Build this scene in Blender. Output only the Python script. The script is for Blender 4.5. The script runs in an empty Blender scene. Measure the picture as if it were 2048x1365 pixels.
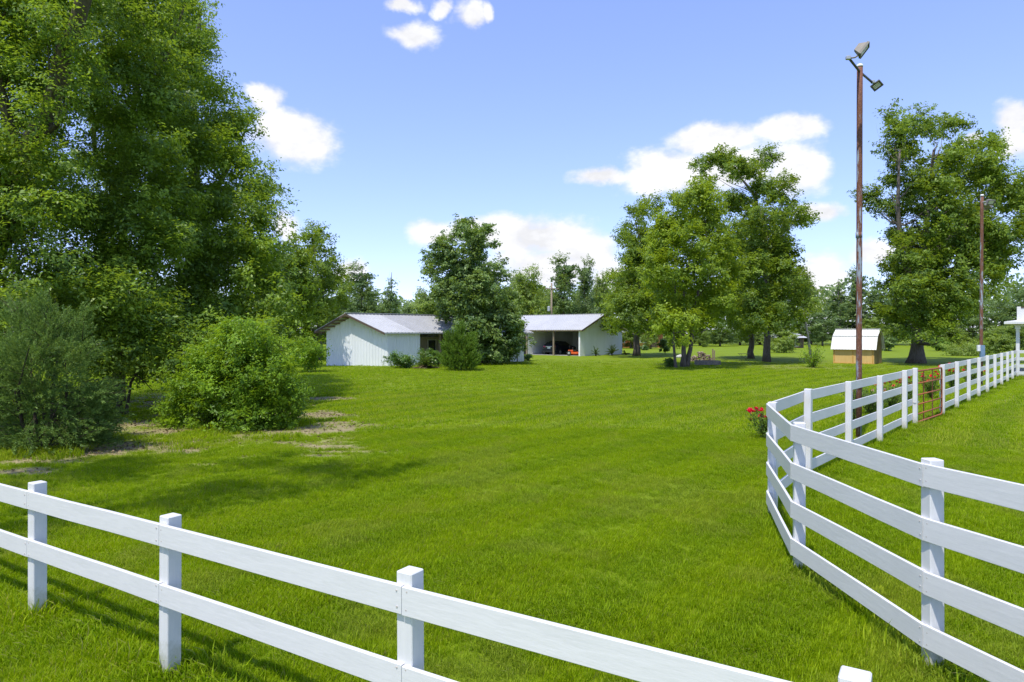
import bpy, bmesh, math, random
import numpy as np
from mathutils import Vector, Matrix

# ------------------------------------------------------------------ camera, world, sun, exposure
sc = bpy.context.scene
COL = sc.collection
F, CX, HY, CAMH = 1365.0, 1024.0, 667.0, 2.4          # focal length and horizon in photo pixels, eye height in metres
K = F * CAMH

cam = bpy.data.cameras.new('camera'); camo = bpy.data.objects.new('camera', cam); COL.objects.link(camo)
camo.location = (0, 0, CAMH); camo.rotation_euler = (math.pi / 2, 0, 0)
cam.sensor_width = 36.0; cam.lens = 36.0 * F / 2048.0
cam.shift_y = -(682.5 - HY) / 2048.0
cam.clip_start = 0.05; cam.clip_end = 6000
sc.camera = camo

SUN = Vector((-0.22, -0.38, 0.90)).normalized()         # towards the sun
SUN_EL = math.asin(SUN.z); SUN_ROT = math.atan2(SUN.x, SUN.y)
sl = bpy.data.lights.new('sun', 'SUN'); sl.energy = 3.0; sl.angle = math.radians(0.53); sl.color = (1.0, 0.95, 0.86)
so = bpy.data.objects.new('sun', sl); COL.objects.link(so)
so.rotation_euler = SUN.to_track_quat('Z', 'Y').to_euler(); so.location = (0, 0, 40)

sc.view_settings.view_transform = 'Standard'; sc.view_settings.look = 'None'
sc.view_settings.exposure = 0.72; sc.view_settings.gamma = 1.0; sc.view_settings.use_curve_mapping = False
cy = sc.cycles
cy.max_bounces = 9; cy.diffuse_bounces = 7; cy.glossy_bounces = 2; cy.transmission_bounces = 7; cy.transparent_max_bounces = 6
cy.use_denoising = True; cy.denoiser = 'OPENIMAGEDENOISE'; cy.denoising_prefilter = 'NONE'; cy.denoising_quality = 'HIGH'; cy.denoising_input_passes = 'RGB_ALBEDO_NORMAL'
cy.sample_clamp_indirect = 6.0
SKY_STRENGTH = 0.15
CLOUD_RADIANCE = 0.67

# clouds as directions on the sky: (x, y, half width, half height) of the photograph turned into azimuth and elevation
CLOUDS = [(830, 68, 60, 28), (805, 4, 40, 13), (940, 32, 42, 26), (882, 14, 24, 16), (590, 275, 92, 56), (525, 190, 46, 26), (545, 245, 45, 40),
          (1430, 278, 105, 34), (1572, 258, 80, 28), (1335, 345, 105, 50), (1200, 352, 60, 20), (1590, 340, 66, 54), (1480, 340, 100, 46),
          (1640, 426, 56, 22), (1090, 482, 160, 50), (1000, 468, 110, 38), (880, 470, 52, 28), (1170, 505, 100, 56), (1100, 540, 150, 46),
          (2020, 235, 52, 44), (2030, 285, 50, 28), (1935, 275, 26, 15), (1640, 552, 70, 46), (1742, 503, 50, 28), (700, 540, 46, 28),
          (575, 465, 34, 34), (1660, 610, 60, 30), (1230, 560, 70, 40), (975, 30, 16, 20)]


def azel(x, y):
    v = Vector(((x - CX) / F, 1.0, (HY - y) / F)).normalized()
    return math.atan2(v.x, v.y), math.asin(v.z)


def build_world():
    w = bpy.data.worlds.new('World'); sc.world = w; w.use_nodes = True
    nt = w.node_tree; nt.nodes.clear(); N = nt.nodes.new; L = nt.links.new
    out = N('ShaderNodeOutputWorld'); bg = N('ShaderNodeBackground'); L(bg.outputs[0], out.inputs[0])
    sky = N('ShaderNodeTexSky'); sky.sky_type = 'NISHITA'; sky.sun_disc = False
    sky.sun_elevation = SUN_EL; sky.sun_rotation = SUN_ROT; sky.air_density = 1.0; sky.dust_density = 0.15; sky.ozone_density = 3.0; sky.altitude = 900
    bg.inputs[1].default_value = SKY_STRENGTH
    tc = N('ShaderNodeTexCoord')
    sep = N('ShaderNodeSeparateXYZ'); L(tc.outputs['Generated'], sep.inputs[0])

    def m(op, a, b=None, c=None):
        n = N('ShaderNodeMath'); n.operation = op
        for i, v in enumerate((a, b, c)):
            if v is None: continue
            if isinstance(v, (int, float)): n.inputs[i].default_value = v
            else: L(v, n.inputs[i])
        return n.outputs[0]
    az = m('ARCTAN2', sep.outputs[0], sep.outputs[1]); el = m('ARCSINE', sep.outputs[2])
    noise = N('ShaderNodeTexNoise'); noise.inputs['Scale'].default_value = 9.0; noise.inputs['Detail'].default_value = 6.0; noise.inputs['Roughness'].default_value = 0.62
    L(tc.outputs['Generated'], noise.inputs['Vector'])
    vs = N('ShaderNodeVectorMath'); vs.operation = 'MULTIPLY_ADD'
    L(noise.outputs['Color'], vs.inputs[0]); vs.inputs[1].default_value = (0.06, 0.045, 0); vs.inputs[2].default_value = (-0.03, -0.0225, 0)
    cb = N('ShaderNodeCombineXYZ'); L(az, cb.inputs[0]); L(el, cb.inputs[1])
    va = N('ShaderNodeVectorMath'); va.operation = 'ADD'; L(cb.outputs[0], va.inputs[0]); L(vs.outputs[0], va.inputs[1])
    blobs = []
    for (x, y, rx, ry) in CLOUDS:
        a, e = azel(x, y); ca = math.cos(a) ** 2
        blobs.append((a, e, rx / F * ca * .95, ry / F * math.cos(a) * .98))
    rng = random.Random(5)
    for i in range(26):                                    # the same kind of sky all round
        a = rng.choice((-1, 1)) * rng.uniform(0.80, 3.1); e = rng.uniform(0.05, 0.75)
        blobs.append((a, e, rng.uniform(0.06, 0.16), rng.uniform(0.025, 0.055)))
    cur = None
    for (a, e, ra, re) in blobs:
        v = N('ShaderNodeVectorMath'); v.operation = 'MULTIPLY_ADD'; L(va.outputs[0], v.inputs[0])
        v.inputs[1].default_value = (1 / ra, 1 / re, 0); v.inputs[2].default_value = (-a / ra, -e / re, 0)
        ln = N('ShaderNodeVectorMath'); ln.operation = 'LENGTH'; L(v.outputs[0], ln.inputs[0])
        cur = ln.outputs['Value'] if cur is None else m('SMOOTH_MIN', cur, ln.outputs['Value'], 0.10)
    n2 = N('ShaderNodeTexNoise'); n2.inputs['Scale'].default_value = 17.0; n2.inputs['Detail'].default_value = 8.0; n2.inputs['Roughness'].default_value = 0.58
    mp = N('ShaderNodeMapping'); mp.inputs['Scale'].default_value = (1, 1, 1.7); L(tc.outputs['Generated'], mp.inputs[0]); L(mp.outputs[0], n2.inputs['Vector'])
    fld = m('SUBTRACT', 1.0, cur)
    fld = m('MULTIPLY_ADD', n2.outputs['Fac'], 1.5, m('SUBTRACT', fld, 0.74))
    mr = N('ShaderNodeMapRange'); mr.interpolation_type = 'SMOOTHSTEP'
    mr.inputs['From Min'].default_value = -0.20; mr.inputs['From Max'].default_value = 0.50; L(fld, mr.inputs['Value'])
    dens = m('MULTIPLY', mr.outputs[0], 0.97)
    cb1 = N('ShaderNodeMapRange'); cb1.inputs['From Min'].default_value = 0.35; cb1.inputs['From Max'].default_value = 0.62
    cb1.inputs['To Min'].default_value = 0.80; cb1.inputs['To Max'].default_value = 1.02; L(n2.outputs['Fac'], cb1.inputs['Value'])
    cval = m('MULTIPLY', cb1.outputs[0], CLOUD_RADIANCE / SKY_STRENGTH)
    cc = N('ShaderNodeCombineColor'); L(cval, cc.inputs[0]); L(cval, cc.inputs[1]); L(m('MULTIPLY', cval, 1.02), cc.inputs[2])
    mix = N('ShaderNodeMix'); mix.data_type = 'RGBA'; L(dens, mix.inputs[0]); gm = N('ShaderNodeGamma'); gm.inputs[1].default_value = 0.70; L(sky.outputs[0], gm.inputs[0]); tint = N('ShaderNodeMix'); tint.data_type = 'RGBA'; tint.blend_type = 'MULTIPLY'; tint.inputs[0].default_value = 1.0; L(gm.outputs[0], tint.inputs[6]); tint.inputs[7].default_value = (1.27, 1.30, 1.78, 1); L(tint.outputs[2], mix.inputs[6]); L(cc.outputs[0], mix.inputs[7])
    L(mix.outputs[2], bg.inputs[0])
    w.cycles.sampling_method = 'MANUAL'; w.cycles.sample_map_resolution = 1024


build_world()

# ------------------------------------------------------------------ helpers


def G(x, y):
    "ground point under a photo pixel"
    d = K / (y - HY)
    return Vector(((x - CX) / F * d, d, 0.0))


def P(x, y, d):
    return Vector(((x - CX) / F * d, d, CAMH - (y - HY) * d / F))


def tag(o, label=None, cat=None, group=None, kind=None):
    if label: o['label'] = label
    if cat: o['category'] = cat
    if group: o['group'] = group
    if kind: o['kind'] = kind
    return o


def empty(name, loc, label, cat, group=None):
    o = bpy.data.objects.new(name, None); COL.objects.link(o); o.location = loc
    o.empty_display_size = 0.3
    return tag(o, label, cat, group)


def wloc(o):
    v = Vector(o.location)
    while o.parent is not None:
        o = o.parent; v = v + Vector(o.location)
    return v


def link_mesh(name, me, mat, parent=None, origin=None):
    "ME holds world coordinates; it is re-based on the origin (default: parent's location)"
    base = wloc(parent) if parent is not None else Vector((0, 0, 0))
    org = Vector(origin) if origin is not None else base
    if org.length_squared > 0:
        me.transform(Matrix.Translation(-org))
    o = bpy.data.objects.new(name, me); COL.objects.link(o)
    if parent is not None: o.parent = parent
    o.location = org - base
    if mat is not None and not me.materials: me.materials.append(mat)
    return o


def mesh(name, verts, faces, mat, parent=None, origin=None, smooth=False):
    me = bpy.data.meshes.new(name); me.from_pydata([tuple(v) for v in verts], [], [tuple(f) for f in faces]); me.update()
    if smooth: me.polygons.foreach_set('use_smooth', [True] * len(me.polygons))
    return link_mesh(name, me, mat, parent, origin)


def frombm(name, bm, mat, parent=None, origin=None, smooth=False):
    bmesh.ops.recalc_face_normals(bm, faces=bm.faces)
    me = bpy.data.meshes.new(name); bm.to_mesh(me); bm.free()
    if smooth: me.polygons.foreach_set('use_smooth', [True] * len(me.polygons))
    return link_mesh(name, me, mat, parent, origin)


def bm_box(bm, c, half, ux=Vector((1, 0, 0)), uy=None, uz=Vector((0, 0, 1)), bevel=0.0):
    ux = Vector(ux).normalized(); uz = Vector(uz).normalized(); uy = Vector(uy).normalized() if uy is not None else uz.cross(ux)
    vs = []
    for sx in (-1, 1):
        for sy in (-1, 1):
            for sz in (-1, 1):
                vs.append(bm.verts.new(Vector(c) + ux * half[0] * sx + uy * half[1] * sy + uz * half[2] * sz))
    fs = [(0, 1, 3, 2), (4, 6, 7, 5), (0, 4, 5, 1), (2, 3, 7, 6), (0, 2, 6, 4), (1, 5, 7, 3)]
    faces = [bm.faces.new([vs[i] for i in f]) for f in fs]
    if bevel > 0:
        ed = list({e for f in faces for e in f.edges})
        bmesh.ops.bevel(bm, geom=ed, offset=bevel, segments=1, affect='EDGES', profile=0.5)
    return vs


def box(name, c, half, mat, parent=None, ux=(1, 0, 0), bevel=0.0, uz=(0, 0, 1), origin=None):
    bm = bmesh.new(); bm_box(bm, c, half, Vector(ux), None, Vector(uz), bevel)
    return frombm(name, bm, mat, parent, origin)


def tube_arrays(path, radii, sides=8, cap=True):
    path = [Vector(p) for p in path]; n = len(path); V = []; Fc = []
    up = Vector((0, 0, 1)); prev = None
    for i, p in enumerate(path):
        t = (path[min(i + 1, n - 1)] - path[max(i - 1, 0)]).normalized()
        if prev is None:
            a = t.cross(up)
            if a.length < 0.05: a = t.cross(Vector((1, 0, 0)))
        else:
            a = prev - t * prev.dot(t)
        a.normalize(); prev = a; b = t.cross(a)
        for k in range(sides):
            an = 2 * math.pi * k / sides
            V.append(p + (a * math.cos(an) + b * math.sin(an)) * radii[i])
    for i in range(n - 1):
        for k in range(sides):
            k2 = (k + 1) % sides
            Fc.append((i * sides + k, i * sides + k2, (i + 1) * sides + k2, (i + 1) * sides + k))
    if cap:
        Fc.append(tuple(range(sides))[::-1]); Fc.append(tuple((n - 1) * sides + k for k in range(sides)))
    return V, Fc


class Tubes:
    def __init__(s): s.V, s.F = [], []
    def add(s, path, radii, sides=8, cap=True):
        v, f = tube_arrays(path, radii if hasattr(radii, '__len__') else [radii] * len(path), sides, cap)
        b = len(s.V); s.V += v; s.F += [tuple(i + b for i in q) for q in f]
    def build(s, name, mat, parent=None, origin=None, smooth=True):
        return mesh(name, s.V, s.F, mat, parent, origin, smooth)


def tube(name, path, r, mat, parent=None, sides=10, origin=None):
    t = Tubes(); t.add(path, r, sides); return t.build(name, mat, parent, origin)


def vnoise(x, y, s, seed=0):
    "smooth value noise in 0..1 on numpy arrays"
    x = np.asarray(x, float) / s + 1000.37; y = np.asarray(y, float) / s + 1000.71
    xi, yi = np.floor(x).astype(np.int64), np.floor(y).astype(np.int64); fx, fy = x - xi, y - yi
    fx = fx * fx * (3 - 2 * fx); fy = fy * fy * (3 - 2 * fy)

    def h(a, b):
        n = (a * 374761393 + b * 668265263 + seed * 1442695041) & 0xffffffff
        n = ((n ^ (n >> 13)) * 1274126177) & 0xffffffff
        return ((n ^ (n >> 16)) & 0xffff) / 65535.0
    return (h(xi, yi) * (1 - fx) + h(xi + 1, yi) * fx) * (1 - fy) + (h(xi, yi + 1) * (1 - fx) + h(xi + 1, yi + 1) * fx) * fy


# ------------------------------------------------------------------ materials


class NT:
    def __init__(s, name):
        s.m = bpy.data.materials.new(name); s.m.use_nodes = True; s.t = s.m.node_tree
        s.b = s.t.nodes['Principled BSDF']; s.out = s.t.nodes['Material Output']
    def n(s, kind, **kw):
        nd = s.t.nodes.new('ShaderNode' + kind)
        for k, v in kw.items(): setattr(nd, k, v)
        return nd
    def l(s, a, b): s.t.links.new(a, b)
    def noise(s, scale, detail=4.0, rough=0.55, coord='Object', stretch=None):
        tc = s.n('TexCoord'); no = s.n('TexNoise')
        no.inputs['Scale'].default_value = scale; no.inputs['Detail'].default_value = detail; no.inputs['Roughness'].default_value = rough
        src = tc.outputs[coord]
        if stretch is not None:
            mp = s.n('Mapping'); mp.inputs['Scale'].default_value = stretch; s.l(src, mp.inputs[0]); src = mp.outputs[0]
        s.l(src, no.inputs['Vector'])
        return no.outputs['Fac']
    def ramp(s, fac, stops):
        r = s.n('ValToRGB'); cr = r.color_ramp
        while len(cr.elements) < len(stops): cr.elements.new(0.5)
        for e, (p, c) in zip(cr.elements, stops): e.position = p; e.color = (*c, 1) if len(c) == 3 else c
        s.l(fac, r.inputs[0]); return r.outputs[0]
    def mix(s, fac, a, b, mode='MIX'):
        mx = s.n('Mix', data_type='RGBA', blend_type=mode)
        for i, v in ((0, fac), (6, a), (7, b)):
            if isinstance(v, (int, float)): mx.inputs[i].default_value = v
            elif isinstance(v, tuple): mx.inputs[i].default_value = (*v, 1)
            else: s.l(v, mx.inputs[i])
        return mx.outputs[2]
    def math(s, op, a, b=0.0, c=0.0):
        n = s.n('Math', operation=op)
        for i, v in enumerate((a, b, c)):
            if isinstance(v, (int, float)): n.inputs[i].default_value = v
            else: s.l(v, n.inputs[i])
        return n.outputs[0]
    def bump(s, h, strength=0.2, dist=0.01):
        b = s.n('Bump'); b.inputs['Strength'].default_value = strength; b.inputs['Distance'].default_value = dist
        s.l(h, b.inputs['Height']); s.l(b.outputs[0], s.b.inputs['Normal'])
    def color(s, c):
        if isinstance(c, tuple): s.b.inputs['Base Color'].default_value = (*c, 1)
        else: s.l(c, s.b.inputs['Base Color'])
    def set(s, rough=0.6, spec=0.4, metal=0.0):
        s.b.inputs['Roughness'].default_value = rough; s.b.inputs['Specular IOR Level'].default_value = spec; s.b.inputs['Metallic'].default_value = metal
        return s


def plain(name, c, rough=0.6, metal=0.0, spec=0.4, var=0.12, scale=6.0, bump=0.0):
    t = NT(name); t.set(rough, spec, metal)
    f = t.noise(scale, 5)
    lo = tuple(max(0, x * (1 - var)) for x in c); hi = tuple(min(1, x * (1 + var)) for x in c)
    t.color(t.ramp(f, [(0.3, lo), (0.7, hi)]))
    if bump: t.bump(f, bump)
    return t.m


def leaf_mat(name, dark, light, trans, tw=0.38, rough=0.45, spec=0.35):
    t = NT(name); t.set(rough, spec)
    at = t.n('Attribute', attribute_name='tone')
    t.color(t.mix(at.outputs['Fac'], dark, light))
    tr = t.n('BsdfTranslucent'); t.l(t.mix(at.outputs['Fac'], tuple(x * 0.7 for x in trans), trans), tr.inputs['Color'])
    mx = t.n('MixShader'); mx.inputs[0].default_value = tw
    t.l(t.b.outputs[0], mx.inputs[1]); t.l(tr.outputs[0], mx.inputs[2]); t.l(mx.outputs[0], t.out.inputs[0])
    return t.m


M = {}
# white painted boards: grain along the board, knots, faint dirt
t = NT('white_painted_wood'); t.set(0.42, 0.35)
g = t.noise(3.0, 5, 0.6, 'Object', (2.0, 2.0, 14.0)); d = t.noise(1.7, 6, 0.65)
t.color(t.mix(0.55, t.ramp(g, [(0.25, (0.60, 0.595, 0.59)), (0.65, (0.69, 0.68, 0.67))]), t.ramp(d, [(0.3, (0.61, 0.61, 0.595)), (0.6, (0.70, 0.69, 0.68))]))
        ); base = t.b.inputs['Base Color'].links[0].from_socket; sc2 = t.ramp(t.noise(2.6, 9, .78), [(.62, (0, 0, 0)), (.75, (.5, .5, .5))]); t.color(t.mix(sc2, base, (.46, .45, .41)))
t.bump(g, 0.35, 0.004); M['paint'] = t.m
t = NT('white_painted_post'); t.set(0.45, 0.35)
g = t.noise(5.0, 5, 0.6, 'Object', (9.0, 9.0, 0.8)); d = t.noise(2.3, 6, 0.65)
t.color(t.mix(0.5, t.ramp(g, [(0.25, (0.60, 0.60, 0.61)), (0.6, (0.69, 0.68, 0.67))]), t.ramp(d, [(0.3, (0.64, 0.64, 0.62)), (0.6, (0.70, 0.69, 0.68))])))
tc = t.n('TexCoord'); sp = t.n('SeparateXYZ'); t.l(tc.outputs['Object'], sp.inputs[0]); st = t.noise(14, 6, .7)
hz = t.math('SUBTRACT', t.math('MULTIPLY_ADD', st, .42, .06), sp.outputs[2]); mk = t.n('MapRange'); t.l(hz, mk.inputs['Value']); mk.inputs['From Max'].default_value = .16; mk.inputs['To Max'].default_value = .55
base = t.b.inputs['Base Color'].links[0].from_socket; sc2 = t.ramp(t.noise(3.5, 8, .75), [(.60, (0, 0, 0)), (.72, (.5, .5, .5))])
t.color(t.mix(mk.outputs[0], t.mix(sc2, base, (.47, .46, .42)), (.26, .27, .15)))
t.bump(g, 0.4, 0.004); M['paint_post'] = t.m
t = NT('white_ribbed_steel'); t.set(0.45, 0.4)
d = t.noise(0.5, 6, 0.65); s_ = t.noise(1.2, 5, 0.6, 'Object', (4, 4, 0.25))
t.color(t.mix(0.5, t.ramp(d, [(0.3, (0.66, 0.68, 0.68)), (0.65, (0.78, 0.79, 0.79))]), t.ramp(s_, [(0.3, (0.68, 0.69, 0.68)), (0.6, (0.78, 0.79, 0.79))]))); M['steel_wall'] = t.m
t = NT('galvanised_roof'); t.set(0.42, 0.45, 0.05)
d = t.noise(0.35, 6, 0.65); s_ = t.noise(2.0, 4, 0.6)
t.color(t.mix(0.35, t.ramp(d, [(0.3, (0.44, 0.44, 0.445)), (0.7, (0.55, 0.55, 0.55))]), t.ramp(s_, [(0.3, (0.42, 0.42, 0.42)), (0.7, (0.57, 0.57, 0.57))]))); M['roof'] = t.m
t = NT('darker_roof'); t.set(0.5, 0.4, 0.05)
d = t.noise(0.35, 6, 0.65); s_ = t.noise(2.0, 4, 0.6)
t.color(t.mix(0.35, t.ramp(d, [(0.3, (0.34, 0.34, 0.345)), (0.7, (0.44, 0.44, 0.44))]), t.ramp(s_, [(0.3, (0.32, 0.32, 0.32)), (0.7, (0.46, 0.46, 0.46))]))); M['roof_dark'] = t.m
M['fascia'] = plain('brown_fascia', (0.10, 0.07, 0.05), 0.75)
M['rafter'] = plain('old_rafter', (0.16, 0.10, 0.06), 0.8, var=0.3, scale=12)
M['timber'] = plain('grey_brown_timber', (0.24, 0.19, 0.13), 0.8, var=0.3, scale=14, bump=0.3)
M['tan_wall'] = plain('tan_wall', (0.36, 0.31, 0.24), 0.8)
M['dark_glass'] = plain('dark_glass', (0.02, 0.025, 0.03), 0.08, spec=0.6, var=0.05)
M['concrete'] = plain('concrete', (0.32, 0.31, 0.28), 0.85, var=0.2, scale=3, bump=0.2)
t = NT('yellow_plywood'); t.set(0.7, 0.3)
g = t.noise(2.0, 6, 0.6, 'Object', (1.0, 1.0, 0.35)); g2 = t.noise(14.0, 4, 0.6, 'Object', (1.0, 1.0, 0.12))
t.color(t.mix(0.4, t.ramp(g, [(0.3, (0.56, 0.36, 0.12)), (0.7, (0.68, 0.46, 0.18))]), t.ramp(g2, [(0.3, (0.52, 0.33, 0.11)), (0.65, (0.70, 0.48, 0.19))]))); t.bump(g2, 0.2); M['ply'] = t.m
M['ply_trim'] = plain('yellow_trim', (0.52, 0.30, 0.075), 0.65, var=0.15, scale=9)
t = NT('mottled_plywood'); t.set(0.75, 0.25)
g = t.noise(2.6, 6, 0.65, 'Object', (1.5, 1.5, 0.35))
t.color(t.ramp(g, [(0.3, (0.15, 0.11, 0.04)), (0.5, (0.30, 0.21, 0.07)), (0.7, (0.45, 0.32, 0.12))])); M['ply_end'] = t.m  # darker, mottled plywood tone for the boards of one end
M['white_metal'] = plain('white_metal_roof', (0.72, 0.72, 0.71), 0.4, var=0.06, scale=1.5)
# rusty steel tube with flaking pale blue paint
t = NT('rusty_pole_steel'); t.set(0.75, 0.3, 0.1)
g = t.noise(1.4, 7, 0.7, 'Object', (7.0, 7.0, 0.9)); d = t.noise(30, 5, 0.6)
rust = t.ramp(d, [(0.3, (0.10, 0.045, 0.028)), (0.55, (0.19, 0.085, 0.05)), (0.75, (0.26, 0.13, 0.075))])
msk = t.ramp(g, [(0.53, (0, 0, 0)), (0.58, (1, 1, 1))])
t.color(t.mix(msk, rust, (0.30, 0.35, 0.40))); t.bump(d, 0.3, 0.003); M['rusty_pole'] = t.m
t = NT('rusty_gate_steel'); t.set(0.7, 0.35, 0.15)
g = t.noise(9.0, 6, 0.65)
t.color(t.ramp(g, [(0.3, (0.20, 0.055, 0.022)), (0.55, (0.36, 0.115, 0.04)), (0.75, (0.46, 0.20, 0.09))])); t.bump(g, 0.2, 0.002); M['rust'] = t.m
M['lamp_body'] = plain('grey_lamp_housing', (0.22, 0.20, 0.17), 0.55, 0.2)
M['lamp_dark'] = plain('dark_lamp_frame', (0.12, 0.115, 0.10), 0.5)
M['lamp_arm'] = plain('dark_steel_arm', (0.07, 0.075, 0.09), 0.5, 0.3)
t = NT('lamp_glass'); t.set(0.12, 0.6); t.color(t.ramp(t.noise(12, 2, 0.5, 'Object', (1, 1, 6)), [(0.35, (0.20, 0.22, 0.17)), (0.6, (0.55, 0.57, 0.50))])); M['lamp_glass'] = t.m
M['cap_white'] = plain('white_cap', (0.75, 0.75, 0.74), 0.5)
M['galv'] = plain('galvanised_steel', (0.45, 0.46, 0.47), 0.45, 0.4)
M['box_blue'] = plain('blue_grey_box', (0.16, 0.25, 0.36), 0.5)
M['bark'] = None


def bark(name, a, b, c, sc_=5.0):
    t = NT(name); t.set(0.9, 0.15)
    g = t.noise(sc_, 7, 0.7, 'Object', (1.6, 1.6, 0.4)); v = t.n('TexVoronoi'); tc = t.n('TexCoord'); mp = t.n('Mapping'); mp.inputs['Scale'].default_value = (1.0, 1.0, 0.25)
    t.l(tc.outputs['Object'], mp.inputs[0]); t.l(mp.outputs[0], v.inputs['Vector']); v.inputs['Scale'].default_value = sc_ * 3
    col = t.ramp(g, [(0.3, a), (0.52, b), (0.72, c)])
    t.color(t.mix(0.35, col, t.ramp(v.outputs['Distance'], [(0.0, a), (0.6, c)])))
    t.bump(t.math('ADD', g, v.outputs['Distance']), 0.7, 0.03); return t.m


M['bark'] = bark('oak_bark', (0.045, 0.038, 0.03), (0.11, 0.092, 0.072), (0.20, 0.175, 0.145))
M['bark_dark'] = bark('dark_bark', (0.025, 0.02, 0.015), (0.06, 0.048, 0.036), (0.11, 0.09, 0.07))
M['bark_moss'] = bark('mossy_bark', (0.03, 0.027, 0.018), (0.07, 0.062, 0.035), (0.15, 0.135, 0.07))
M['bark_pale'] = bark('pale_smooth_bark', (0.16, 0.14, 0.11), (0.32, 0.29, 0.24), (0.46, 0.43, 0.37), 3.0)

M['oak'] = leaf_mat('oak_leaf', (0.056, 0.118, 0.020), (0.228, 0.330, 0.032), (0.42, 0.56, 0.030), 0.38, 0.48, 0.32)
M['oak_near'] = leaf_mat('near_oak_leaf', (0.060, 0.125, 0.022), (0.258, 0.385, 0.042), (0.46, 0.64, 0.034), 0.40, 0.45, 0.35)
M['yellow_oak'] = leaf_mat('yellow_green_leaf', (0.105, 0.185, 0.018), (0.285, 0.390, 0.028), (0.52, 0.66, 0.026), 0.40, 0.46, 0.32)
M['broad'] = leaf_mat('dull_broad_leaf', (0.090, 0.165, 0.055), (0.265, 0.375, 0.105), (0.36, 0.50, 0.065), 0.36, 0.45, 0.35)
M['far_leaf'] = leaf_mat('far_tree_leaf', (0.085, 0.150, 0.060), (0.230, 0.325, 0.105), (0.34, 0.47, 0.08), 0.36)
M['far_leaf_light'] = leaf_mat('light_tree_leaf', (0.130, 0.205, 0.042), (0.290, 0.390, 0.085), (0.48, 0.62, 0.055), 0.38)
M['shrub'] = leaf_mat('bright_shrub_leaf', (0.078, 0.165, 0.014), (0.245, 0.400, 0.026), (0.45, 0.66, 0.024), 0.38, 0.45, 0.3)
M['cedar'] = leaf_mat('grey_green_needle', (0.075, 0.145, 0.032), (0.215, 0.330, 0.075), (0.27, 0.41, 0.06), 0.30, 0.55, 0.2)
M['juniper'] = leaf_mat('juniper_needle', (0.085, 0.165, 0.022), (0.200, 0.330, 0.042), (0.30, 0.48, 0.034), 0.32, 0.55, 0.3)
M['holly'] = leaf_mat('dark_shrub_leaf', (0.055, 0.125, 0.022), (0.145, 0.260, 0.038), (0.24, 0.40, 0.03), 0.32, 0.35, 0.5)
M['palm'] = leaf_mat('palm_frond', (0.045, 0.105, 0.014), (0.130, 0.215, 0.026), (0.2, 0.3, 0.022), 0.3, 0.4, 0.5)
M['dead_frond'] = leaf_mat('dry_frond', (0.20, 0.15, 0.08), (0.38, 0.31, 0.19), (0.3, 0.24, 0.14), 0.25, 0.7, 0.2)
M['rose_leaf'] = leaf_mat('rose_leaf', (0.08, 0.16, 0.03), (0.18, 0.29, 0.045), (0.3, 0.42, 0.04), 0.34)
M['petal_red'] = plain('red_petal', (0.78, 0.014, 0.06), 0.5, var=0.2, scale=20)
M['petal_coral'] = plain('coral_petal', (0.60, 0.10, 0.055), 0.5, var=0.2, scale=20)
M['petal_pink'] = plain('pink_petal', (0.75, 0.38, 0.36), 0.5, var=0.15, scale=20)

# ------------------------------------------------------------------ ground
STRIPE = Vector((0.649, 0.761, 0)); STN = Vector((0.761, -0.649, 0))
SOIL = [(300, 893, 1.7, .42), (420, 880, 1.6, .45), (540, 872, 1.5, .40), (620, 852, 1.1, .6), (690, 848, .8, .45), (690, 857, .7, .4), (560, 884, .9, .25),
        (640, 893, .8, .18), (690, 897, .5, .2), (625, 913, .6, .16), (650, 798, 1.0, .8), (640, 830, .9, .8), (120, 922, 1.6, .35), (210, 910, 1.4, .4),
        (20, 945, 1.5, .4), (330, 850, 3.0, 2.0), (150, 860, 3.0, 2.2), (480, 820, 2.5, 3.0), (360, 800, 3.0, 3.0), (690, 905, .5, .12), (650, 858, 1.5, .8), (700, 852, 1.0, .55), (580, 886, 1.5, .4), (660, 878, 1.1, .35), (250, 900, 2.2, .7), (400, 888, 2.2, .7), (520, 876, 1.8, .6), (600, 862, 1.4, .7), (350, 930, .9, .15), (470, 915, .8, .14)]
FAR_SOIL = [(1545, 731, 1.9, 1.4), (1640, 737, 3.0, .9), (1364, 740, 1.6, .6), (1275, 713.5, 1.5, 1.5), (1830, 730, 1.6, 1.6)]


def soil(x, y):
    x = np.asarray(x, float); y = np.asarray(y, float)
    f = np.zeros_like(x)
    for (px, py, rx, ry) in SOIL + FAR_SOIL:
        g = G(px, py)
        q = ((x - g.x) / rx) ** 2 + ((y - g.y) / ry) ** 2
        f = np.maximum(f, np.exp(-0.55 * q))
    n = 0.55 * vnoise(x, y, 0.9, 3) + 0.3 * vnoise(x, y, 0.33, 4) + 0.15 * vnoise(x, y, 0.12, 7)
    return np.clip((f + (n - 0.5) * 1.4 - 0.44) / 0.62, 0, 1)


def stripe(x, y):
    s = (x * STN.x + y * STN.y) + 1.0 * (vnoise(x, y, 9.0, 11) - 0.5)
    return np.clip(np.sin(s * 2 * math.pi / 1.45) * 2.2, -1, 1)


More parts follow.
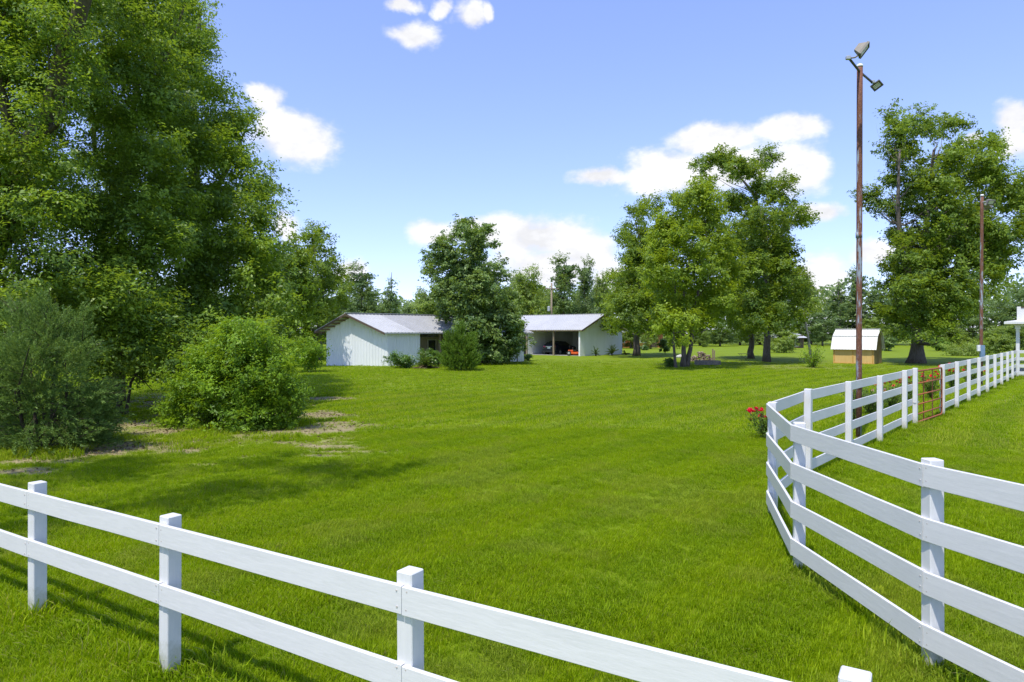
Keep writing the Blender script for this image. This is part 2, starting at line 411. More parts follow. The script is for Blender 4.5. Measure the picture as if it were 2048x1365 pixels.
def build_ground():
    def lines(fine_lo, fine_hi, st, lo, hi):
        a = list(np.arange(fine_lo, fine_hi, st)); v, s = fine_hi, st
        while v < hi: a.append(v); s *= 1.22; v += s
        v, s = fine_lo, st; b = []
        while v > lo: s *= 1.22; v -= s; b.append(v)
        return np.array(sorted(b) + a + [hi * 1.01])
    xs = lines(-19, 2, 0.13, -2500, 2500); ys = lines(7, 27, 0.13, -200, 4000)
    X, Y = np.meshgrid(xs, ys); nx, ny = len(xs), len(ys)
    Z = np.zeros_like(X) + np.where(Y < 80, 0.025 * (vnoise(X, Y, 2.2, 21) - 0.5), 0)
    V = np.stack([X, Y, Z], -1).reshape(-1, 3)
    i = np.arange(nx * ny).reshape(ny, nx)
    Fq = np.stack([i[:-1, :-1], i[:-1, 1:], i[1:, 1:], i[1:, :-1]], -1).reshape(-1, 4)
    me = bpy.data.meshes.new('lawn'); me.vertices.add(len(V)); me.vertices.foreach_set('co', V.ravel())
    me.loops.add(Fq.size); me.loops.foreach_set('vertex_index', Fq.ravel().astype(np.int32))
    me.polygons.add(len(Fq)); me.polygons.foreach_set('loop_start', np.arange(0, Fq.size, 4, dtype=np.int32)); me.update()
    me.validate()
    a = me.attributes.new('soil', 'FLOAT', 'POINT'); a.data.foreach_set('value', soil(V[:, 0], V[:, 1]).astype(np.float32))
    t = NT('lawn_ground'); t.set(0.85, 0.15)
    tc = t.n('TexCoord')
    fine = t.noise(9.0, 8, 0.72); mid = t.noise(0.9, 5, 0.6); big = t.noise(0.11, 4, 0.55)
    streak = t.noise(0.55, 5, 0.6, 'Object', (1.0, 0.35, 1.0))
    gcol = t.ramp(fine, [(0.28, (0.085, 0.135, 0.004)), (0.5, (0.150, 0.218, 0.006)), (0.72, (0.215, 0.285, 0.012))])
    gcol = t.mix(0.5, gcol, t.ramp(mid, [(0.3, (0.130, 0.195, 0.006)), (0.7, (0.190, 0.260, 0.009))]))
    gcol = t.mix(t.ramp(big, [(0.4, (0, 0, 0)), (0.7, (0.5, 0.5, 0.5))]), gcol, (0.195, 0.255, 0.010))
    # mowing lanes: grass laid over one way or the other
    dot = t.n('VectorMath', operation='DOT_PRODUCT'); t.l(tc.outputs['Object'], dot.inputs[0]); dot.inputs[1].default_value = tuple(STN)
    w = t.math('MULTIPLY_ADD', big, 2.0, dot.outputs['Value'])
    sn = t.math('SINE', t.math('MULTIPLY', w, 2 * math.pi / 1.45))
    sf = t.n('MapRange'); t.l(sn, sf.inputs['Value']); sf.inputs['From Min'].default_value = -0.45; sf.inputs['From Max'].default_value = 0.45
    gcol = t.mix(sf.outputs[0], gcol, t.mix(1.0, gcol, (1.025, 1.018, 1.015), 'MULTIPLY'))
    at = t.n('Attribute', attribute_name='soil')
    sfine = t.noise(16.0, 8, 0.75); smid = t.noise(1.8, 5, 0.6)
    scol = t.mix(0.5, t.ramp(sfine, [(0.3, (0.11, 0.085, 0.045)), (0.5, (0.26, 0.205, 0.115)), (0.7, (0.48, 0.40, 0.25))]),
                 t.ramp(smid, [(0.35, (0.16, 0.17, 0.05)), (0.52, (0.28, 0.24, 0.12)), (0.72, (0.50, 0.41, 0.26))]))
    t.color(t.mix(at.outputs['Fac'], gcol, scol))
    t.bump(fine, 0.6, 0.03)
    o = link_mesh('lawn', me, t.m)
    tag(o, 'wide mown green lawn with pale mower stripes', 'lawn', kind='structure')


build_ground()

# ------------------------------------------------------------------ grass blades (stuff)


def tuft_mesh(name, seed, nb, h, w, spread, bend):
    r = random.Random(seed); V, Fc, T = [], [], []
    for i in range(nb):
        a = r.uniform(0, 6.283); rr = spread * math.sqrt(r.random()); bx, by = rr * math.cos(a), rr * math.sin(a)
        hh = h * r.uniform(0.45, 1.1); an = r.uniform(0, 6.283); ln = hh * bend * r.uniform(0.3, 1.3)
        dx, dy = math.cos(an), math.sin(an); wx, wy = -dy * w * 0.5 * r.uniform(.7, 1.3), dx * w * 0.5
        b = len(V)
        V += [(bx - wx, by - wy, -0.02), (bx + wx, by + wy, -0.02),
              (bx - wx * .8 + dx * ln * .35, by - wy * .8 + dy * ln * .35, hh * .6), (bx + wx * .8 + dx * ln * .35, by + wy * .8 + dy * ln * .35, hh * .6),
              (bx + dx * ln, by + dy * ln, hh)]
        Fc += [(b, b + 1, b + 3, b + 2), (b + 2, b + 3, b + 4)]; tn = r.random(); T += [tn, tn]
    me = bpy.data.meshes.new(name); me.from_pydata(V, [], Fc); me.update()
    at = me.attributes.new('tone', 'FLOAT', 'FACE'); at.data.foreach_set('value', T)
    return me


def grass_material():
    t = NT('grass_blade'); t.set(0.6, 0.15)
    a = t.n('Attribute', attribute_name='tone'); b = t.n('Attribute', attribute_name='shade', attribute_type='INSTANCER')
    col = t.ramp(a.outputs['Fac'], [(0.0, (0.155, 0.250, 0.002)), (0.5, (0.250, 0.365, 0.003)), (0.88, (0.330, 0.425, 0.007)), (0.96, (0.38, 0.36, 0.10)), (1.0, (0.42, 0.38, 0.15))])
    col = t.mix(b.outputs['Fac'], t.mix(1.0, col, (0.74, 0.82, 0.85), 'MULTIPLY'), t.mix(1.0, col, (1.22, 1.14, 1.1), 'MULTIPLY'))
    dr = t.n('Attribute', attribute_name='dry', attribute_type='INSTANCER'); col = t.mix(dr.outputs['Fac'], col, (0.42, 0.36, 0.12))
    t.color(col)
    tr = t.n('BsdfTranslucent'); t.l(t.mix(1.0, col, (1.5, 1.5, 1.0), 'MULTIPLY'), tr.inputs['Color'])
    mx = t.n('MixShader'); mx.inputs[0].default_value = 0.42
    t.l(t.b.outputs[0], mx.inputs[1]); t.l(tr.outputs[0], mx.inputs[2]); t.l(mx.outputs[0], t.out.inputs[0])
    return t.m


def scatter_object(name, pts, rot, scl, kind, shade, tufts, mat, label):
    me = bpy.data.meshes.new(name); me.vertices.add(len(pts)); me.vertices.foreach_set('co', pts.astype(np.float32).ravel())
    for nm, ty, arr in (('rot', 'FLOAT_VECTOR', rot), ('scl', 'FLOAT_VECTOR', scl)):
        me.attributes.new(nm, ty, 'POINT').data.foreach_set('vector', arr.astype(np.float32).ravel())
    me.attributes.new('variant', 'INT', 'POINT').data.foreach_set('value', kind.astype(np.int32))
    me.attributes.new('shade', 'FLOAT', 'POINT').data.foreach_set('value', shade.astype(np.float32))
    me.attributes.new('dry', 'FLOAT', 'POINT').data.foreach_set('value', (np.clip((vnoise(pts[:, 0], pts[:, 1], .9, 61) * .6 + vnoise(pts[:, 0], pts[:, 1], .25, 62) * .4 - .58) * 1.6, 0, .14)).astype(np.float32))
    me.update()
    o = bpy.data.objects.new(name, me); COL.objects.link(o)
    ng = bpy.data.node_groups.new(name + '_scatter', 'GeometryNodeTree')
    ng.interface.new_socket('Geometry', in_out='INPUT', socket_type='NodeSocketGeometry'); ng.interface.new_socket('Geometry', in_out='OUTPUT', socket_type='NodeSocketGeometry')
    N = ng.nodes.new; L = ng.links.new
    gi, go = N('NodeGroupInput'), N('NodeGroupOutput'); ip = N('GeometryNodeInstanceOnPoints'); L(gi.outputs[0], ip.inputs['Points'])
    jo = N('GeometryNodeJoinGeometry')
    for tm in reversed(tufts):
        tm.materials.append(mat)
        to = bpy.data.objects.new(tm.name, tm)
        oi = N('GeometryNodeObjectInfo'); oi.inputs['Object'].default_value = to
        g2 = N('GeometryNodeGeometryToInstance'); L(oi.outputs['Geometry'], g2.inputs[0]); L(g2.outputs[0], jo.inputs[0])
    L(jo.outputs[0], ip.inputs['Instance']); ip.inputs['Pick Instance'].default_value = True

    def na(nm, ty):
        n = N('GeometryNodeInputNamedAttribute'); n.data_type = ty; n.inputs['Name'].default_value = nm; return n.outputs['Attribute']
    L(na('variant', 'INT'), ip.inputs['Instance Index']); L(na('scl', 'FLOAT_VECTOR'), ip.inputs['Scale'])
    e2r = N('FunctionNodeEulerToRotation'); L(na('rot', 'FLOAT_VECTOR'), e2r.inputs[0]); L(e2r.outputs[0], ip.inputs['Rotation'])
    L(ip.outputs[0], go.inputs[0])
    md = o.modifiers.new('scatter', 'NODES'); md.node_group = ng
    return tag(o, label, 'grass', kind='stuff')


FENCE_FOOT = []                                             # filled below, grass grows taller there


def build_grass():
    rng = np.random.default_rng(12)
    zones = [(3.4, 10, 520, 0), (10, 17, 270, 0), (17, 28, 90, 1), (28, 64, 26, 2)]
    P_, S_, K_ = [], [], []
    amax = math.radians(40)
    for (d0, d1, dens, z) in zones:
        amax = math.radians(62 if d1 <= 10 else 50 if d1 <= 28 else 40)
        n = int(dens * amax * (d1 ** 2 - d0 ** 2))
        d = np.sqrt(rng.uniform(d0 ** 2, d1 ** 2, n)); a = rng.uniform(-amax, amax, n)
        x, y = d * np.sin(a), d * np.cos(a)
        keep = (rng.random(n) > np.clip(soil(x, y) * 1.08 - 0.04, 0, 0.80 + .18 * vnoise(x, y, .5, 41))) & (rng.random(n) > np.clip((d - 34) / 30, 0, 1))
        x, y = x[keep], y[keep]
        P_.append(np.stack([x, y, np.zeros_like(x)], -1))
        s = rng.normal(1.0, 0.16, len(x)).clip(0.55, 1.5) * (0.85 + 0.30 * vnoise(x, y, 0.8, 5)) * (0.82 + 0.36 * vnoise(x, y, 0.3, 6)) * (1 - .45 * soil(x, y))
        S_.append(s); K_.append(np.full(len(x), z * 3) + rng.integers(0, 3, len(x)))
    # tall unmown tufts round the fence posts and along the boards
    fx, fy = [], []
    for (a, b, n, w) in FENCE_FOOT:
        tt = rng.random(n); fx += list(a[0] + (b[0] - a[0]) * tt + rng.normal(0, w, n)); fy += list(a[1] + (b[1] - a[1]) * tt + rng.normal(0, w, n))
    x, y = np.array(fx), np.array(fy)
    P_.append(np.stack([x, y, np.zeros_like(x)], -1)); S_.append(rng.uniform(0.9, 2.5, len(x))); K_.append(rng.integers(0, 3, len(x)))
    # weeds and rough grass along the edge of the trees
    n = 1500; px = rng.uniform(-60, 640, n); py = 905 - (px / 640) * 50 + rng.normal(0, 14, n); dd = K / (py - HY); x = (px - CX) / F * dd; y = dd
    k = rng.random(n) < np.clip((vnoise(x, y, 0.8, 31) - .55) * 3, 0, 1)
    x, y = x[k], y[k]
    P_.append(np.stack([x, y, np.zeros_like(x)], -1)); S_.append(rng.uniform(0.7, 2.6, len(x)) * (0.4 + vnoise(x, y, 0.8, 31))); K_.append(rng.integers(0, 3, len(x)))
    pts = np.concatenate(P_); s = np.concatenate(S_); kd = np.concatenate(K_); n = len(pts)
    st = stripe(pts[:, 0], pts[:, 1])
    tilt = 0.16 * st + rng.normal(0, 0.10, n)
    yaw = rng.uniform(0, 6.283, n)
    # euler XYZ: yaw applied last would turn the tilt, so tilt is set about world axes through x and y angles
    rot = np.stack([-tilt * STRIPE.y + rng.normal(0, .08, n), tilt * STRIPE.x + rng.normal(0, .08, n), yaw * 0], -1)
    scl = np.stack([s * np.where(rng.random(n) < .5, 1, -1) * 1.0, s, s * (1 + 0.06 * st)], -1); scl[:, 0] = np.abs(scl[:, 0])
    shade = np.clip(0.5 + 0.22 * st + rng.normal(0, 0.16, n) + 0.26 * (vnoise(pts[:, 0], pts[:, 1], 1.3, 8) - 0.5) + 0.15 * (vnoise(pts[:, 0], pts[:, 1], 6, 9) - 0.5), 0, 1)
    tufts = [tuft_mesh('grass_tuft', i, 26, 0.062, 0.0050, 0.072, 0.75) for i in range(3)]
    tufts += [tuft_mesh('grass_tuft', 10 + i, 24, 0.062, 0.009, 0.115, 0.75) for i in range(3)]
    tufts += [tuft_mesh('grass_tuft', 20 + i, 20, 0.060, 0.018, 0.20, 0.75) for i in range(3)]
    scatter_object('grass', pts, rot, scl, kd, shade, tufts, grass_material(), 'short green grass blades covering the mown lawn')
    print('grass tufts', n)


# ------------------------------------------------------------------ fences
PW = 0.105


def board(name, p0, p1, z0, z1, th, mat, parent, rng):
    p0, p1 = Vector((p0[0], p0[1], 0)), Vector((p1[0], p1[1], 0)); d = (p1 - p0); L = d.length; d.normalize(); n = Vector((-d.y, d.x, 0))
    j0, j1 = rng.uniform(-.006, .006), rng.uniform(-.006, .006)
    a, b = p0 + d * 0.0015, p1 - d * 0.0015
    bm = bmesh.new(); seg = 3; ring = []
    for i in range(seg + 1):
        f = i / seg; q = a.lerp(b, f); jz = j0 + (j1 - j0) * f + (rng.uniform(-.002, .002) if 0 < i < seg else 0); bow = rng.uniform(-.002, .002) if 0 < i < seg else 0
        e = 0.003
        prof = [(-th / 2 + e, z0), (th / 2 - e, z0), (th / 2, z0 + e), (th / 2, z1 - e), (th / 2 - e, z1), (-th / 2 + e, z1), (-th / 2, z1 - e), (-th / 2, z0 + e)]
        ring.append([bm.verts.new(q + n * (u + bow) + Vector((0, 0, v + jz))) for (u, v) in prof])
    for r0, r1 in zip(ring, ring[1:]):
        for k in range(8): bm.faces.new((r0[k], r0[(k + 1) % 8], r1[(k + 1) % 8], r1[k]))
    bm.faces.new(ring[0]); bm.faces.new(ring[-1][::-1])
    return frombm(name, bm, mat, parent, origin=(a + b) / 2 + Vector((0, 0, (z0 + z1) / 2)))


def post(p, h, u, parent, rng, w=PW):
    bm = bmesh.new()
    bm_box(bm, Vector((p[0], p[1], h / 2 - 0.1)), (w / 2, w / 2, h / 2 + 0.1), Vector(u), bevel=0.006)
    top = [v for v in bm.verts if v.co.z > h * 0.5]
    ox, oy = rng.uniform(-.008, .008), rng.uniform(-.008, .008)
    for v in top: v.co.x += ox; v.co.y += oy
    return frombm('post', bm, M['paint_post'], parent, origin=(p[0], p[1], 0))


def fence(label, pts, h, rails, side, seed, gaps=(), th=0.028, group='white board fences', skip_posts=()):
    rng = random.Random(seed); pts = [Vector((p[0], p[1], 0)) for p in pts]
    root = empty('board_fence', pts[0], label, 'fence', group)
    dirs = [(b - a).normalized() for a, b in zip(pts, pts[1:])]
    off = []
    for i, p in enumerate(pts):
        d0 = dirs[max(i - 1, 0)]; d1 = dirs[min(i, len(dirs) - 1)]
        n0, n1 = Vector((-d0.y, d0.x, 0)), Vector((-d1.y, d1.x, 0)); n = (n0 + n1).normalized(); k = 1 / max(0.5, n.dot(n0))
        off.append(p + n * side * k * (PW / 2 + th / 2 + 0.001))
        if i not in skip_posts:
            u = d1 if i < len(dirs) else d0
            post(p, h + rng.uniform(-.012, .012), u, root, rng)
    for i in range(len(pts) - 1):
        for (z0, z1) in rails:
            board('rail', off[i], off[i + 1], z0, z1, th, M['paint'], root, rng)
    # nail heads: two to a joint on the boards close to the camera
    return root


S_ = CAMH / 2.05
L1, L2 = G(75, 1232), G(340, 1350); L3 = Vector((-0.5345, 3.636, 0)); L4 = Vector((1.274, 2.518, 0))
ldir = (L4 - L1).normalized()
LP = [L1 - ldir * 4.2, L1 - ldir * 2.1, L1, L2, L3, L4, L4 + ldir * 2.1, L4 + ldir * 4.2]
fence('long two rail white fence running across the front of the lawn', LP, 1.135, [(0.52, 0.665), (0.925, 1.075)], -1, 1)
A_, B_, C_ = Vector((2.564, 4.157, 0)) * S_, Vector((2.472, 5.878, 0)) * S_, Vector((2.92, 7.64, 0)) * S_
D_, E_, F_, G_, H_ = [Vector((x, y, 0)) * S_ for x, y in ((4.04, 9.32), (5.39, 10.92), (6.76, 12.54), (8.18, 14.22), (8.91, 15.08))]
A0 = A_ + Vector((.285, -.958, 0)) * 2.1; A1 = A0 + Vector((.40, -.917, 0)) * 2.1
I_, Z_ = Vector((10.64, 16.86, 0)) * S_, Vector((23.4, 31.6, 0)) * S_
R4 = [(0.162, 0.326), (0.544, 0.708), (0.928, 1.09), (1.31, 1.472)]
fence('four rail white fence rounding the corner near the red rose up to the gate', [A1, A0, A_, B_, C_, D_, E_, F_, G_, H_], 1.50, R4, 1, 2)
far = [I_.lerp(Z_, i / 9.0) for i in range(10)] + [Z_ + Vector((2.4, 0.25, 0)), Z_ + Vector((4.8, 0.5, 0))]
fence('four rail white fence running from the rusty gate away to the white porch', far, 1.50, R4, 1, 3)
for i in range(len(LP) - 1): FENCE_FOOT.append((LP[i], LP[i + 1], 60, 0.09))
for p in LP + [A0, A_, B_, C_, D_, E_, F_, G_, H_, I_] + far[:10]: FENCE_FOOT.append((p, p, 34, 0.08))
seq = [A0, A_, B_, C_, D_, E_, F_, G_, H_]
for a, b in zip(seq, seq[1:]): FENCE_FOOT.append((a, b, 90, 0.09))
build_grass()


def build_gate():
    root = empty('tube_gate', (H_ + I_) / 2, 'rusty red-brown steel tube gate between two white fence posts', 'gate')
    d = (I_ - H_).normalized(); a = H_ + d * 0.10; b = I_ - d * 0.12; n = Vector((d.y, -d.x, 0)) * 0.0
    z = [0.08, 0.29, 0.54, 0.79, 1.09, 1.41]; L = (b - a).length

    def p(f, zz): return a + d * (f * L) + n + Vector((0, 0, zz))
    r = 0.024; c = 0.09
    fr = Tubes()
    path = [p(0, z[0] + c), p(0, z[-1] - c)]
    for (f0, zz, sx, sz) in ((0, z[-1], 1, -1), (1, z[-1], -1, -1), (1, z[0], -1, 1), (0, z[0], 1, 1)):
        for k in range(5):
            an = k / 4 * math.pi / 2
            u, w = ((1 - math.sin(an)), (1 - math.cos(an))) if (sx, sz) in ((1, -1), (-1, 1)) else ((1 - math.cos(an)), (1 - math.sin(an)))
            if (sx, sz) == (1, -1): u, w = 1 - math.sin(an), 1 - math.cos(an); u, w = (1 - math.cos(an)), (1 - math.sin(an))
            elif (sx, sz) == (-1, -1): u, w = (1 - math.sin(an)), (1 - math.cos(an))
            elif (sx, sz) == (-1, 1): u, w = (1 - math.cos(an)), (1 - math.sin(an))
            else: u, w = (1 - math.sin(an)), (1 - math.cos(an))
            path.append(p(f0 + sx * u * c / L, zz + sz * w * c))
    path.append(path[0]); fr.add(path, r, 10, False)
    fr.build('frame', M['rust'], root)
    for zz in z[1:-1]: tube('crossbar', [p(0, zz), p(1, zz)], 0.019, M['rust'], root)
    for f in (0.30, 0.64): box('upright', p(f, (z[0] + z[-1]) / 2) + Vector((-d.y, d.x, 0)) * 0.02, (0.03, 0.008, (z[-1] - z[0]) / 2), M['rust'], root, d)
    # hinges on the far post, latch chain round the near post
    for zz in (0.3, 1.15): tube('hinge', [p(1, zz), Vector((I_.x, I_.y, zz)) - d * 0.045], 0.014, M['rust'], root, 6)
    ch = Tubes()
    for k in range(22):
        an = 2 * math.pi * k / 22
        c0 = H_ + d * 0.03; q0 = c0 + d * (0.10 * math.cos(an)) + Vector((-d.y, d.x, 0)) * (0.075 * math.sin(an)); q0.z = 0.62 + 0.015 * math.cos(an)
        an2 = 2 * math.pi * (k + 1) / 22
        q1 = c0 + d * (0.10 * math.cos(an2)) + Vector((-d.y, d.x, 0)) * (0.075 * math.sin(an2)); q1.z = 0.62 + 0.015 * math.cos(an2)
        ch.add([q0, q1], 0.006, 5)
    ch.build('chain', M['galv'], root)


build_gate()


def leaf_litter():
    rng = np.random.default_rng(55); n = 60000; x = rng.uniform(-14, -2, n); y = rng.uniform(10, 27, n)
    k = rng.random(n) < soil(x, y) * (.15 + .85 * vnoise(x, y, 1.1, 17)) * .30; x, y = x[k], y[k]; n = len(x)
    C = np.stack([x, y, rng.uniform(.006, .03, n)], -1); Nn = np.array([0, 0, 1.0]) + rng.normal(size=(n, 3)) * .35; Nn /= np.linalg.norm(Nn, axis=1, keepdims=True)
    m_ = leaf_mat('dry_leaf', (0.06, 0.04, 0.022), (0.34, 0.25, 0.15), (0.2, 0.13, 0.07), 0.1, 0.8, 0.15)
    L = rng.uniform(.04, .10, n); tag(leaves('leaf_litter', C, Nn, L, L * .5, rng.random(n) ** 1.5, m_, None, rng), 'dry brown fallen leaves on the bare soil under the trees', 'leaf litter', kind='stuff')


def nails():
    me = bpy.data.meshes.new('nail'); V, Fc = tube_arrays([Vector((0, 0, 0)), Vector((0, 0, .004))], [.0055, .005], 8); me.from_pydata([tuple(v) for v in V], [], Fc); me.materials.append(M['nail'])
    rng = random.Random(8)
    for root in [o for o in COL.objects if o.name.startswith('board_fence')][:2]:
        for o in [c for c in root.children if c.name.startswith('rail')]:
            co = [v.co for v in o.data.vertices]; x0, x1 = co[0], co[-1]; d = Vector((x1.x - x0.x, x1.y - x0.y, 0)); L = d.length; d.normalize()
            if (Vector(root.location) + o.location).length > 8.5: continue
            n = Vector((-d.y, d.x, 0)); out = n if (n.dot(-(Vector(root.location) + o.location))) > 0 else -n
            for e in (-1, 1):
                for z in (-.042, .045):
                    q = bpy.data.objects.new('nail', me); COL.objects.link(q); q.parent = o
                    q.location = d * e * (L / 2 - .028 + rng.uniform(-.006, .006)) + out * .0125 + Vector((0, 0, z + rng.uniform(-.01, .01))); q.rotation_mode = 'QUATERNION'; q.rotation_quaternion = out.to_track_quat('Z', 'Y')


M['nail'] = plain('painted_nail', (0.52, 0.47, 0.43), 0.6, var=0.35, scale=300)
nails()

# ------------------------------------------------------------------ buildings


def ribbed(name, p0, p1, zf, mat, parent, pitch=0.3, rib=0.035, out=1.0, zbot=0.0):
    """vertical ribbed steel sheet from p0 to p1; zf(f) gives the top. Ribs stand proud on the right of p0->p1 times OUT"""
    p0, p1 = Vector((p0[0], p0[1], 0)), Vector((p1[0], p1[1], 0)); d = p1 - p0; L = d.length; d.normalize(); n = Vector((d.y, -d.x, 0)) * out
    fs = [0.0]; x = 0.0; prof = [(0.0, 0.0)]
    while x < L:
        for (dx, h) in ((pitch * .62, 0), (pitch * .72, rib), (pitch * .90, rib), (pitch, 0)):
            if x + dx < L: prof.append((x + dx, h))
        x += pitch
    prof.append((L, 0.0)); V, Fc = [], []
    for (x, h) in prof:
        q = p0 + d * x + n * h; V += [q + Vector((0, 0, zbot)), q + Vector((0, 0, zf(x / L)))]
    for i in range(len(prof) - 1): Fc.append((2 * i, 2 * i + 2, 2 * i + 3, 2 * i + 1))
    o = mesh(name, V, Fc, mat, parent); md = o.modifiers.new('thickness', 'SOLIDIFY'); md.thickness = 0.012; md.offset = 0
    return o


def ribbed_slope(name, e0, e1, r0, r1, mat, parent, pitch=0.3, rib=0.03):
    "roof sheet with ribs from eave line e0-e1 up to ridge line r0-r1"
    e0, e1, r0, r1 = map(Vector, (e0, e1, r0, r1)); L = (e1 - e0).length; nrm = (e1 - e0).cross(r0 - e0).normalized()
    if nrm.z < 0: nrm = -nrm
    prof = [(0.0, 0.0)]; x = 0.0
    while x < L:
        for (dx, h) in ((pitch * .70, 0), (pitch * .78, rib), (pitch * .92, rib), (pitch, 0)):
            if x + dx < L: prof.append((x + dx, h))
        x += pitch
    prof.append((L, 0.0)); V, Fc = [], []
    for (x, h) in prof:
        f = x / L; V += [e0.lerp(e1, f) + nrm * h, r0.lerp(r1, f) + nrm * h]
    for i in range(len(prof) - 1): Fc.append((2 * i, 2 * i + 2, 2 * i + 3, 2 * i + 1))
    o = mesh(name, V, Fc, mat, parent); md = o.modifiers.new('thickness', 'SOLIDIFY'); md.thickness = 0.02; md.offset = -1
    return o


def beam(name, a, b, w, h, mat, parent):
    a, b = Vector(a), Vector(b); d = (b - a); L = d.length; d.normalize()
    up = Vector((0, 0, 1)); s = d.cross(up)
    if s.length < 0.1: s = Vector((1, 0, 0))
    s.normalize(); u = s.cross(d)
    bm = bmesh.new(); vs = []
    for q in (a, b):
        for (i, j) in ((-1, -1), (1, -1), (1, 1), (-1, 1)): vs.append(bm.verts.new(q + s * w / 2 * i + u * h / 2 * j))
    for f in ((0, 1, 2, 3), (4, 5, 6, 7), (0, 1, 5, 4), (1, 2, 6, 5), (2, 3, 7, 6), (3, 0, 4, 7)): bm.faces.new([vs[k] for k in f])
    return frombm(name, bm, mat, parent)


def build_left_barn():
    P0, P1 = G(653, 731.5), G(776, 732.8); u = Vector((1.15, 1.0, 0)).normalized(); L = 13.9
    root = empty('metal_barn', (P0 + P1) / 2, 'long white metal barn with a gable end and an open breezeway behind shrubs', 'barn')
    eave = 2.66; ridge = 3.86; fr = 0.46
    A = P0.lerp(P1, fr)
    gt = lambda f: eave + (ridge - 0.16 - eave) * (f / fr if f < fr else (1 - f) / (1 - fr))
    ribbed('gable_wall', P0, P1, gt, M['steel_wall'], root, 0.23, 0.018)
    Q = lambda t: P1 + u * t
    ribbed('front_wall', Q(0.004), Q(2.77), lambda f: eave - 0.03, M['steel_wall'], root, 0.23, 0.018)
    ribbed('end_wall', Q(11.5), Q(13.35), lambda f: eave - 0.03, M['steel_wall'], root, 0.23, 0.018)
    # seam of the closed sliding door in the end bay
    q = Q(12.55); nf = Vector((u.y, -u.x, 0)); box('door_edge', q + nf * 0.05 + Vector((0, 0, 1.2)), (0.03, 0.02, 1.2), M['fascia'], root, u)
    P0b = P0 + u * 0.02
    ribbed('rear_wall', P0 + u * L, P0, lambda f: eave - 0.03, M['steel_wall'], root, 0.23, 0.018)
    e1, e0 = P1, P0
    # back wall of the breezeway: tan boards, a door and a window
    nb = Vector((-u.y, u.x, 0))
    w0, w1 = Q(2.77) + nb * 2.3, Q(11.5) + nb * 2.3
    box('breezeway_wall', (w0 + w1) / 2 + Vector((0, 0, 1.05)), ((w1 - w0).length / 2, 0.05, 1.05), M['tan_wall'], root, u)
    for t_, h_, z_, w_ in ((1.0, 0.55, 1.25, 0.28), (-1.0, 0, 0, 0), (2.6, 0.55, 1.3, 0.35)):
        if w_:
            c = w0 + u * t_ - nb * 0.07 + Vector((0, 0, z_))
            wf = box('window', c, (w_ + 0.06, 0.015, h_ + 0.06), M['cap_white'], root, u); box('pane', c - nb * 0.02, (w_, 0.01, h_), M['dark_glass'], wf, u)
    ribbed('side_wall', Q(2.77) + nb * 0.03, Q(2.77) + nb * 3.6, lambda f: eave, M['steel_wall'], root, 0.23, 0.018, -1)
    beam('header_beam', Q(2.7) + Vector((0, 0, eave - 0.13)), Q(11.6) + Vector((0, 0, eave - 0.13)), 0.1, 0.2, M['timber'], root)
    for t_ in (4.6, 7.2, 9.4): box('post', Q(t_) + nb * 0.02 + Vector((0, 0, 1.25)), (0.07, 0.07, 1.27), M['timber'], root, u)
    # roof with overhangs; the first bay has paler sheets
    gv = (P1 - P0).normalized(); oh = -u * 0.55
    dn = (Vector((P1.x, P1.y, eave)) - Vector((A.x, A.y, ridge))); dn2 = (Vector((P0.x, P0.y, eave)) - Vector((A.x, A.y, ridge)))
    R0 = Vector((A.x, A.y, ridge)); E0 = R0 + dn * 1.17; W0 = R0 + dn2 * 1.10
    s1, s2, s3 = -0.75, 2.0, L
    ribbed_slope('roof_sheet', E0 + u * s1, E0 + u * s2, R0 + u * s1, R0 + u * s2, M['roof'], root)
    ribbed_slope('roof_sheet', E0 + u * s2, E0 + u * s3, R0 + u * s2, R0 + u * s3, M['roof_dark'], root)
    ribbed_slope('roof_sheet', W0 + u * s1, W0 + u * s3, R0 + u * s1, R0 + u * s3, M['roof'], root)
    beam('ridge_cap', R0 + u * (s1 - .02) + Vector((0, 0, .03)), R0 + u * s3 + Vector((0, 0, .03)), 0.3, 0.03, M['roof'], root)
    dz = Vector((0, 0, -0.10))
    beam('fascia', R0 + u * s1 + dz, E0 + u * s1 + dz, 0.05, 0.13, M['fascia'], root); beam('fascia', R0 + u * s1 + dz, W0 + u * s1 + dz, 0.05, 0.13, M['fascia'], root)
    beam('eave_trim', E0 + u * s1 + dz * .6, E0 + u * s3 + dz * .6, 0.04, 0.07, M['galv'], root)
    for k in range(6):                                      # lookout purlins showing under the gable overhang
        f = 0.12 + k * 0.17
        for base in (dn, dn2): beam('purlin', R0 + base * 1.1 * f + u * (s1 + .04) - Vector((0, 0, .13)), R0 + base * 1.1 * f + u * 0.02 - Vector((0, 0, .13)), 0.05, 0.09, M['rafter'], root)


